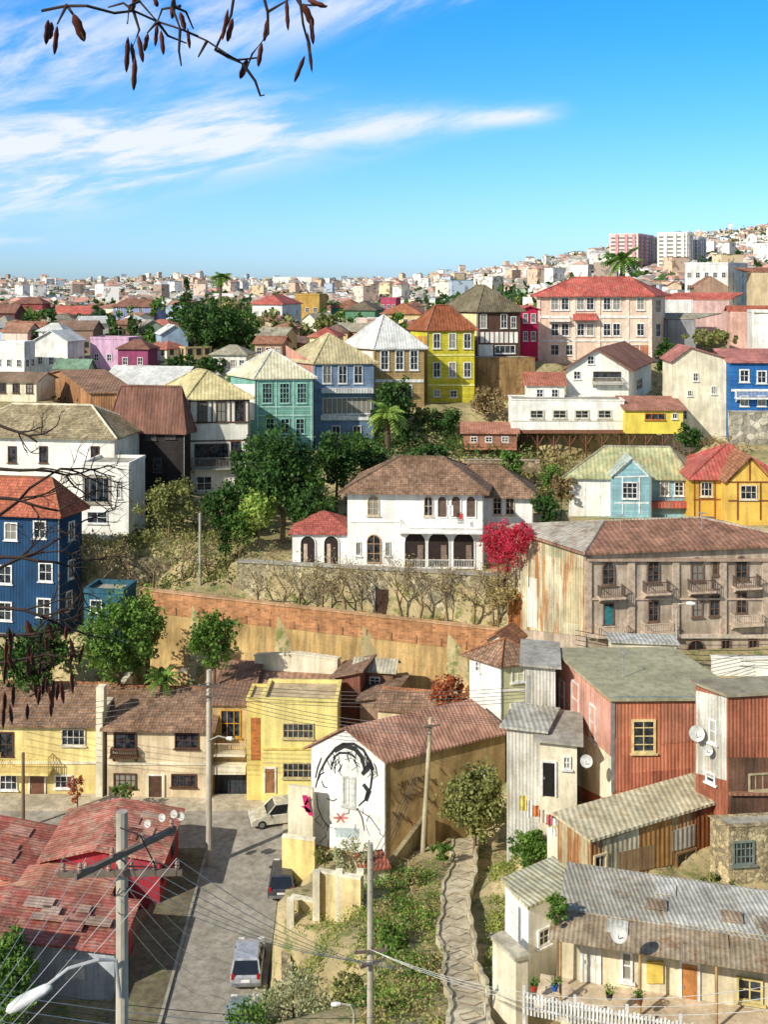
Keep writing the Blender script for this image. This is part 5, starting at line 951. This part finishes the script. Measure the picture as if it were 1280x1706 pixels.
def lamp(label,px,pt_,D,L,dx):
    t=P(px,pt_,D); o=thing('street_lamp',label,'street lamp',t-V((0,0,L))); MB().tube([t-V((0,0,L)),t-V((0,0,.6)),t+V((dx*.3,0,-.1)),t+V((dx,-.1,0))],.08,.05,n=7).build('pole',PC,o); MB().lathe(t+V((dx*.9,-.1,0)),[(0,0),(.12,.1),(.16,.4),(.1,.7),(0,.75)],axis=(dx,0,-.05),n=10).build('lamp_head',WH,o)
lamp('curved street lamp in front of the brown apartment block',1128,1004,79,6.5,.7)
t=P(590,1672,36); o=thing('street_lamp','small lamp with curved arm near the bottom of the image centre','street lamp',t-V((0,0,5))); MB().tube([t-V((0,0,5)),t-V((0,0,.3)),t+V((-.12,0,-.05)),t+V((-.45,0,0))],.05,.03,n=7).build('pole',PC,o); MB().lathe(t+V((-.4,0,0)),[(0,0),(.05,.05),(.08,.2),(.06,.35),(0,.38)],axis=(-1,0,-.1),n=10).build('lamp_head',WH,o)
def wire(a,b,sag,label,r=.02,m=BLK):
    a=V(a);b=V(b); pts=[]
    for k in range(15):
        t=k/14; p=a.lerp(b,t); p.z-=sag*4*t*(1-t); pts.append(p)
    mb=MB(); mb.tube(pts,r,n=4); tag(mb.build('overhead_wire',m,org=a),label,'wire','overhead wires: '+label)
GW=flat((200,200,196),.5)
d1=V((math.cos(R_(2)),0,0))
for i in range(6):
    c=t1-V((0,.15,.95-.25))+d1*(1.02*(-.92+1.84*i/5)); wire(c,P(640+i*9,1600+i*3,40),.5,'wire from the near crossarm to the thin pole',.007,GW)
    wire(c,P(-60,1700+i*22,14+i*.3),.1,'wire leaving the near crossarm to the lower left',.006,GW)
for i in range(4): wire(t1-V((0,.3,.6+.3*i)),P(360,1560+30*i,70),.8,'pale cable from the near pole down to the street',.008,GW)
for i in range(6): wire(P(-40,1640+i*11,17),P(700,1690+i*14,34),.3,'low cable crossing the bottom of the view',.007,GW if i%2 else BLK)
for i in range(5): wire(t3-V((0,.2,.8+.25*i)),P(1240,1090+i*6,76),1.5,'long wire from the corner pole towards the brown apartment block',.02,flat((90,85,80)))
for i in range(5): wire(t3-V((0,.2,.8+.3*i)),P(-60,1165+i*12,80),.8,'wire from the corner pole to the left along the row',.02,flat((90,85,80)))
for i in range(4): wire(t3-V((0,.2,1.+.3*i)),t4-V((0,.2,.4+.2*i)),.6,'wire from the corner pole to the leaning pole',.02,flat((90,85,80)))
for i in range(4): wire(t4-V((0,.2,.4+.2*i)),t2-V((0,.2,.5+.4*i)),.5,'wire from the leaning pole to the thin pole',.014,flat((60,58,55)))
for i in range(5): wire(P(960,1050+i*8,80),P(1300,1072+i*9,76.5),.5,'wire along the foot of the brown apartment block',.022,BLK)
for i in range(3): wire(t2-V((0,.2,3.8)),P(1300,1640+i*20,30),1.,'wire from the thin pole to the porch house',.009,GW)
def dish(label,px,py,D,r,ax=(-.3,-1,.4)):
    c=P(px,py,D); o=thing('satellite_dish',label,'satellite dish',c-V((0,0,r*1.4))); a=V(ax).normalized()
    MB().lathe(c,[(0,0),(r*.5,r*.06),(r*.85,r*.2),(r,r*.3)],axis=a,n=18).build('dish',flat((204,202,194),.6),o,smooth=True); mb=MB(); mb.tube([c,c-V((0,-.1,r*1.4))],.03,n=5); mb.tube([c-V((0,0,r*.7)),c+a*r*1.1],.02,n=4); mb.build('mount',GRY,o)
dish('large satellite dish on the porch roof of the cream bungalow',1032,1556,39.4,.3); dish('satellite dish on the corner of the red iron house near the rust house',1162,1222,56,.4); dish('lower satellite dish on the corner of the red iron house',1180,1250,55.5,.26)
for i,(x,y) in enumerate(((246,1372),(270,1362),(290,1356),(302,1360))): dish('small dish on the red sheet roof by the street, '+('leftmost','second from left','third from left','rightmost')[i],x,y,70,.25)
dish('satellite dish on the cream wall under the red iron house',978,1268,59,.34)
o=thing('picket_fence','white picket fence in front of the cream bungalow porch','fence',P(1050,1720,38.4)); a=P(872,1690,40.2); b=P(1320,1775,37.6); mb=MB(); n=70
for i in range(n): p=a.lerp(b,i/n); mb.box(p,(b-a)*(.5/n),(0,.03,0),(0,0,.8+.05*math.sin(i*1.7)))
mb.build('pickets',WH,o)
for z in(.2,.6): MB().box(a+V((0,.04,z)),b-a,(0,.05,0),(0,0,.08)).build('rail',WH,o)
for i in range(6): p=a.lerp(b,i/5); MB().box(p+V((0,.04,-.4)),(.1,0,0),(0,.1,0),(0,0,1.4)).build('post',WH,o)
def pot(label,px,py,D,c,lm='mid'):
    p=P(px,py,D); o=thing('potted_plant',label,'potted plant',p); MB().lathe(p,[(0,0),(.1,0),(.14,.2),(.15,.21),(.12,.22)],n=12).build('pot',flat(c),o); q=np.array(p)[None]+rng.normal(size=(120,3))*np.array([.1,.1,.09])+np.array([0,0,.33]); v,f=leafquads(q,.08); npmesh('leaves',v,f,LM[lm],o)
pot('plant in dark tub on the porch of the cream bungalow',1016,1664,40.4,(60,50,45),'light'); pot('plant in brown pot on the cream bungalow porch',1066,1672,40.2,(120,70,50)); pot('plant in blue pot near the left end of the bungalow porch',925,1650,41,(40,80,170)); pot('red pot plant at the left porch corner of the bungalow',890,1650,41.4,(190,50,40))
la,lb_=P(862,1322,56),P(948,1378,56); wire(la,lb_,.15,'washing line below the white corrugated tower',.012,GW)
for i,(t,c,w_,h_,nm) in enumerate(((.05,(230,200,90),.35,.8,'yellow towel'),(.17,(225,225,220),.3,.9,'white towel'),(.3,(210,120,60),.35,.6,'orange cloth'),(.42,(230,215,190),.4,.7,'cream cloth'),(.56,(205,90,100),.3,.55,'red shirt'),(.68,(240,240,240),.35,.9,'white sheet'),(.8,(60,100,180),.35,1.2,'blue trousers'),(.92,(50,70,120),.3,1.,'dark blue cloth'))):
    a=la.lerp(lb_,t)-V((0,0,.12*4*t*(1-t))); mb=MB(); K=5
    for k in range(K): mb.poly(*[a+V((w_*q/K,.05*math.sin(q*2.),-z)) for q,z in((k,0),(k+1,0),(k+1,h_*(1-.05*((k+1)%2))),(k,h_*(1-.05*(k%2))))])
    tag(mb.build('hanging_cloth',flat(c,.9),org=a),nm+' pegged on the washing line below the corrugated tower','laundry')
# ================================================================= CARS
GLD2=flat((26,32,38),.08,0,.8)
def car(label,px,py,D,ang,L,W,Hh,c,van=False):
    b=P(px,py,D); b.z=SZ; o=thing('parked_car',label,'van' if van else 'car',b); ca,sa=math.cos(ang),math.sin(ang)
    T=lambda x,y,z:b+V((ca*x-sa*y,sa*x+ca*y,z)); pm=flat(c,.25,.2,.6)
    belt=Hh*.58; x0,x1=-L/2,L/2
    prof=[(x0+.04,.3),(x0,.5),(x0+.01,.78),(x0+.1,belt),(x1-L*.27,belt+.02),(x1-.35,belt*.88),(x1-.06,.68),(x1,.5),(x1-.02,.3),(x0+.1,.25)]
    mb=MB(); ys=[(-W/2,.9),(-W/2+.05,.97),(-W/2+.16,1.),(W/2-.16,1.),(W/2-.05,.97),(W/2,.9)]; m=len(prof)
    for y,s in ys:
        for x,z in prof: mb.v.append(tuple(T(x*(.97+.03*(s-.9)*10),y,.25+(z-.25)*s)))
    for r in range(5):
        for k in range(m): j=(k+1)%m; mb.f.append((r*m+k,r*m+j,(r+1)*m+j,(r+1)*m+k))
    mb.f.append(tuple(range(m))); mb.f.append(tuple(range(6*m-1,5*m-1,-1))); mb.build('body',pm,o,smooth=False)
    cr=(x0+.1,x1-L*.27); tr=(x0+.55,x1-L*.42); zi=belt-.03
    def fr(xa,xb,w0,w1,z0,z1,xa1,xb1):
        m=MB(); lo=[T(xa,-w0,z0),T(xb,-w0,z0),T(xb,w0,z0),T(xa,w0,z0)]; hi=[T(xa1,-w1,z1),T(xb1,-w1,z1),T(xb1,w1,z1),T(xa1,w1,z1)]
        m.poly(*lo);m.poly(*hi)
        for k in range(4): m.poly(lo[k],lo[(k+1)%4],hi[(k+1)%4],hi[k])
        return m,lo,hi
    m,lo,hi=fr(*cr,W/2-.06,W/2-.2,zi,Hh-.06,*tr); m.build('glazing',GLD2,o)
    m2,_,_=fr(tr[0]-.03,tr[1]+.03,W/2-.18,W/2-.26,Hh-.07,Hh,tr[0]+.1,tr[1]-.1); m2.build('roof',pm,o)
    for k in range(4): MB().tube([lo[k],hi[k]],.05,n=5).build('pillar',pm,o)
    for sg in(-1,1): MB().tube([T((cr[0]+cr[1])/2,sg*(W/2-.05),zi),T((tr[0]+tr[1])/2,sg*(W/2-.19),Hh-.05)],.04,n=5).build('pillar',pm,o)
    for sx in(-1,1):
        for sy in(-1,1):
            c_=T(sx*L*.31,sy*(W/2-.09),.31); ax=V((-sa*sy,ca*sy,0)); w=MB().lathe(c_-ax*.1,[(0,0),(.31,0),(.31,.2),(.2,.22),(0,.22)],axis=ax,n=16).build('wheel',flat((24,24,24),.9),o); MB().lathe(c_+ax*.125,[(0,.02),(.08,.03),(.19,.0)],axis=ax,n=12).build('rim',flat((170,170,172),.3,.8),w)
    for sy in(-1,1):
        MB().cbox(T(x1-.08,sy*(W/2-.28),.66),.12,.34,.15,ang).build('headlight',flat((240,240,235),.1),o)
        MB().cbox(T(x0+.03,sy*(W/2-.15),.84),.08,.16,.28,ang).build('tail_light',flat((180,20,20),.2),o); MB().cbox(T(cr[1]-.2,sy*(W/2+.06),zi+.05),.12,.16,.12,ang).build('mirror',pm,o)
    MB().cbox(T(x0-.01,0,.6),.03,.5,.13,ang).build('number_plate',WH,o); MB().cbox(T(x0+.01,0,.4),.12,W*.9,.16,ang).build('bumper',flat((110,110,112)),o); MB().cbox(T(x1-.03,0,.4),.12,W*.86,.18,ang).build('bumper',flat((110,110,112)),o)
car('silver car parked on the right side of the street, seen from behind',414,1613,61.8,R_(92),3.9,1.72,1.5,(176,180,188))
car('dark grey car parked against the wall further down the street',472,1468,70.5,R_(91),4.,1.7,1.45,(60,62,68))
car('silver beige car parked at the street corner by the yellow house',464,1347,79.0,R_(195),4.3,1.75,1.6,(214,208,186))
car('pale green car half hidden behind the bottom bushes',402,1700,56.6,R_(92),4.,1.7,1.5,(140,158,150))
# ================================================================= FOREGROUND BRANCHES
TW=mat('plaster',(28,19,15),amt=.3); POD=mat('plaster',(66,24,14),(30,13,9),amt=.4)
def px3(q,D,k=0): return P(q[0],q[1],D+.12*math.sin(q[0]*.03+k))
o=thing('tree_branch','dark hanging twigs with brown seed pods at the top left of the view','branch',P(300,-120,4))
tw=[[(70,18),(110,10),(145,10),(190,22),(222,18),(262,36),(300,48),(345,68),(378,90),(404,106)],[(190,-30),(232,2),(262,36)],[(300,-40),(286,10),(300,48),(330,60)],[(395,-40),(385,25),(358,84),(380,96),(404,106)],[(430,-40),(446,20),(447,56),(420,90),(408,122)],[(404,106),(425,135),(434,160),(440,158)],[(470,-40),(500,8),(545,10)],[(495,-40),(505,40),(518,90)],[(222,18),(232,50),(220,80)],[(110,10),(95,40)],[(300,48),(298,85),(302,110)],[(262,36),(245,55)],[(110,8),(122,25),(140,66)],[(345,68),(330,95)],[(446,20),(480,0)],[(222,18),(205,5),(180,12)],[(286,10),(310,20),(322,48)],[(262,36),(280,60),(310,72)],[(232,2),(215,10),(212,40)],[(300,10),(270,15),(262,36)],[(360,84),(395,100),(432,96)]]
for k,t in enumerate(tw): MB().tube([px3(q,4,k) for q in t],.0065,.003,n=5).build('twig',TW,o)
pods=[(80,32,76,75),(95,42,90,92),(122,22,140,70),(213,60,210,122),(230,58,238,105),(225,95,222,152),(262,38,258,78),(268,50,272,92),(246,55,240,86),(225,-8,220,20),(290,-5,286,32),(312,46,316,82),(380,14,370,68),(388,30,378,70),(436,70,430,112),(412,98,400,132),(446,30,440,70),(512,52,520,122),(508,92,490,138),(518,30,522,75),(545,12,512,0),(477,-5,480,52),(256,-8,262,12),(505,5,522,45),(86,36,82,66),(218,70,226,118),(300,20,308,50)]
for i,(x0,y0,x1,y1) in enumerate(pods):
    a=px3((x0,y0),4,i);b=px3((x1,y1),4,i); l=(b-a).length; w=random.uniform(.016,.023); MB().lathe(a,[(0,0),(w*.5,l*.1),(w,l*.3),(w*.85,l*.5),(w,l*.7),(w*.55,l*.9),(0,l)],axis=(b-a),n=8,sy=.45).build('seed_pod',POD,o,smooth=True)
o=thing('tree_branch','thin bare twigs reaching in from the left edge in front of the houses','branch',P(-80,900,6)); mb=MB()
def twigs(x,y,ang,l,r,d):
    pts=[(x,y)]
    for k in range(5): ang+=random.uniform(-.3,.3); x+=math.cos(ang)*l/5; y+=math.sin(ang)*l/5; pts.append((x,y))
    mb.tube([px3(q,6,d) for q in pts],r,r*.5,n=4)
    if d>0:
        for k in range(3): q=pts[random.randint(2,5)]; twigs(q[0],q[1],ang+random.choice((-1,1))*random.uniform(.3,1.),l*random.uniform(.4,.65),r*.55,d-1)
for (x,y,a_,l_) in((-20,700,.3,90),(-20,870,-.5,150),(-20,960,-.4,150),(-20,1010,-.15,150),(-20,830,.1,120),(-30,1110,-.3,110),(-20,1060,-.2,130),(-20,780,.2,130),(-20,930,-.1,140)): twigs(x,y,a_,l_,.011,3)
mb.build('twig',TW,o)
for i in range(34):
    x=random.uniform(0,140); y=random.uniform(1030,1175); a=px3((x,y),6,i); b=px3((x+random.uniform(-12,12),y+random.uniform(25,48)),6,i); l=(b-a).length; w=.02
    MB().lathe(a,[(0,0),(w,l*.3),(w,l*.7),(0,l)],axis=(b-a),n=6,sy=.45).build('seed_pod',POD,o)
# ================================================================= WORLD, SUN, CAMERA
S=V((-.64,-.58,.58)).normalized(); az=math.atan2(S.x,S.y)
w=bpy.data.worlds.new('World'); bpy.context.scene.world=w; w.use_nodes=True; t=NT(w.node_tree); bg=w.node_tree.nodes['Background']
sky=t.add('ShaderNodeTexSky',sky_type='NISHITA',sun_disc=False,sun_elevation=math.asin(S.z),sun_rotation=az%(2*math.pi),air_density=1.,dust_density=.6,ozone_density=1.5)
dirv=t.add('ShaderNodeTexCoord').outputs['Generated']; sx=t.add('ShaderNodeSeparateXYZ',{0:dirv}); yy=t.m('MAXIMUM',sx.outputs[1],.08)
A=t.m('DIVIDE',sx.outputs[0],yy); E=t.m('DIVIDE',sx.outputs[2],yy)
def band(a0,e0,a1,e1,wd,fa,fb):
    sl=(e1-e0)/(a1-a0); line=t.m('ADD',t.m('MULTIPLY',t.m('SUBTRACT',A,a0),sl),e0); wv=t.rng(A,fa,fb,wd,wd*.25)
    q=t.m('DIVIDE',t.m('SUBTRACT',E,line),wv); return t.m('MULTIPLY',t.m('EXPONENT',t.m('MULTIPLY',t.m('MULTIPLY',q,q),-1.)),t.rng(A,fb-.02,fb+.04,1.,0.))
px2=lambda x:(x-640)/F; py2=lambda y:(480-y)/F
def noise(sx_,sy_,rot,sc,det=10.,ro=.62,off=0.):
    cv=t.add('ShaderNodeCombineXYZ',{0:A,1:E,2:off}).outputs[0]; mp=t.add('ShaderNodeMapping',{'Vector':cv,'Rotation':(0,0,R_(rot)),'Scale':(1,1,1)}).outputs[0]; m2=t.add('ShaderNodeMapping',{'Vector':mp,'Scale':(sx_,sy_,1)}).outputs[0]
    return t.add('ShaderNodeTexNoise',{'Vector':m2,'Scale':sc,'Detail':det,'Roughness':ro,'Distortion':.3}).outputs[0]
n1=noise(1.,5.,-10,6.5); n2=noise(1,3.6,-26,7.,off=3.)
b1=t.m('MULTIPLY',band(px2(0),py2(262),px2(920),py2(188),.034,px2(300),px2(900)),t.rng(n1,.34,.6,.2,1.))
b2=t.m('MULTIPLY',band(px2(0),py2(95),px2(800),py2(-20),.04,px2(300),px2(820)),t.rng(n2,.38,.64,.05,.8))
b3=t.m('MULTIPLY',band(px2(-200),py2(230),px2(500),py2(190),.07,px2(100),px2(520)),t.rng(n1,.42,.66,0.,.55))
b4=t.m('MULTIPLY',band(px2(0),py2(335),px2(500),py2(255),.02,px2(0),px2(450)),t.rng(n1,.4,.62,0.,.55))
b5=t.m('MULTIPLY',band(px2(-100),py2(402),px2(40),py2(400),.01,px2(-50),px2(30)),t.rng(n1,.3,.6,0.,.5))
cl=t.m('ADD',t.m('ADD',b1,b2),t.m('ADD',b3,t.m('ADD',b4,b5)),clamp=True)
tint=t.mix(t.rng(E,.0,.28),(.68,1.02,1.66,1),(.18,.94,1.74,1)); tint=t.mix(t.rng(E,.4,1.1),tint,(1.05,1.,.95,1)); skc=t.mix(1.,sky.outputs[0],tint,'MULTIPLY')
cc=t.mix(t.m('MULTIPLY',cl,.9),skc,(7.2,7.4,7.6,1)); t.l.new(cc,bg.inputs[0]); bg.inputs[1].default_value=.13
sl=bpy.data.lights.new('Sun','SUN'); sl.energy=5.; sl.angle=R_(.5); sl.color=(1,.95,.83); so=bpy.data.objects.new('Sun',sl); COL.objects.link(so); so.rotation_euler=S.to_track_quat('Z','Y').to_euler()
cam=bpy.data.cameras.new('Camera'); co=bpy.data.objects.new('Camera',cam); COL.objects.link(co); co.location=(0,0,CZ); co.rotation_euler=(math.pi/2,0,0)
cam.sensor_fit='VERTICAL'; cam.sensor_height=24; cam.lens=24*F/1706; cam.shift_y=-(853-HY)/1706; cam.clip_start=.1; cam.clip_end=20000
sc=bpy.context.scene; sc.camera=co; sc.view_settings.view_transform='Standard'; sc.view_settings.look='None'; sc.view_settings.exposure=0
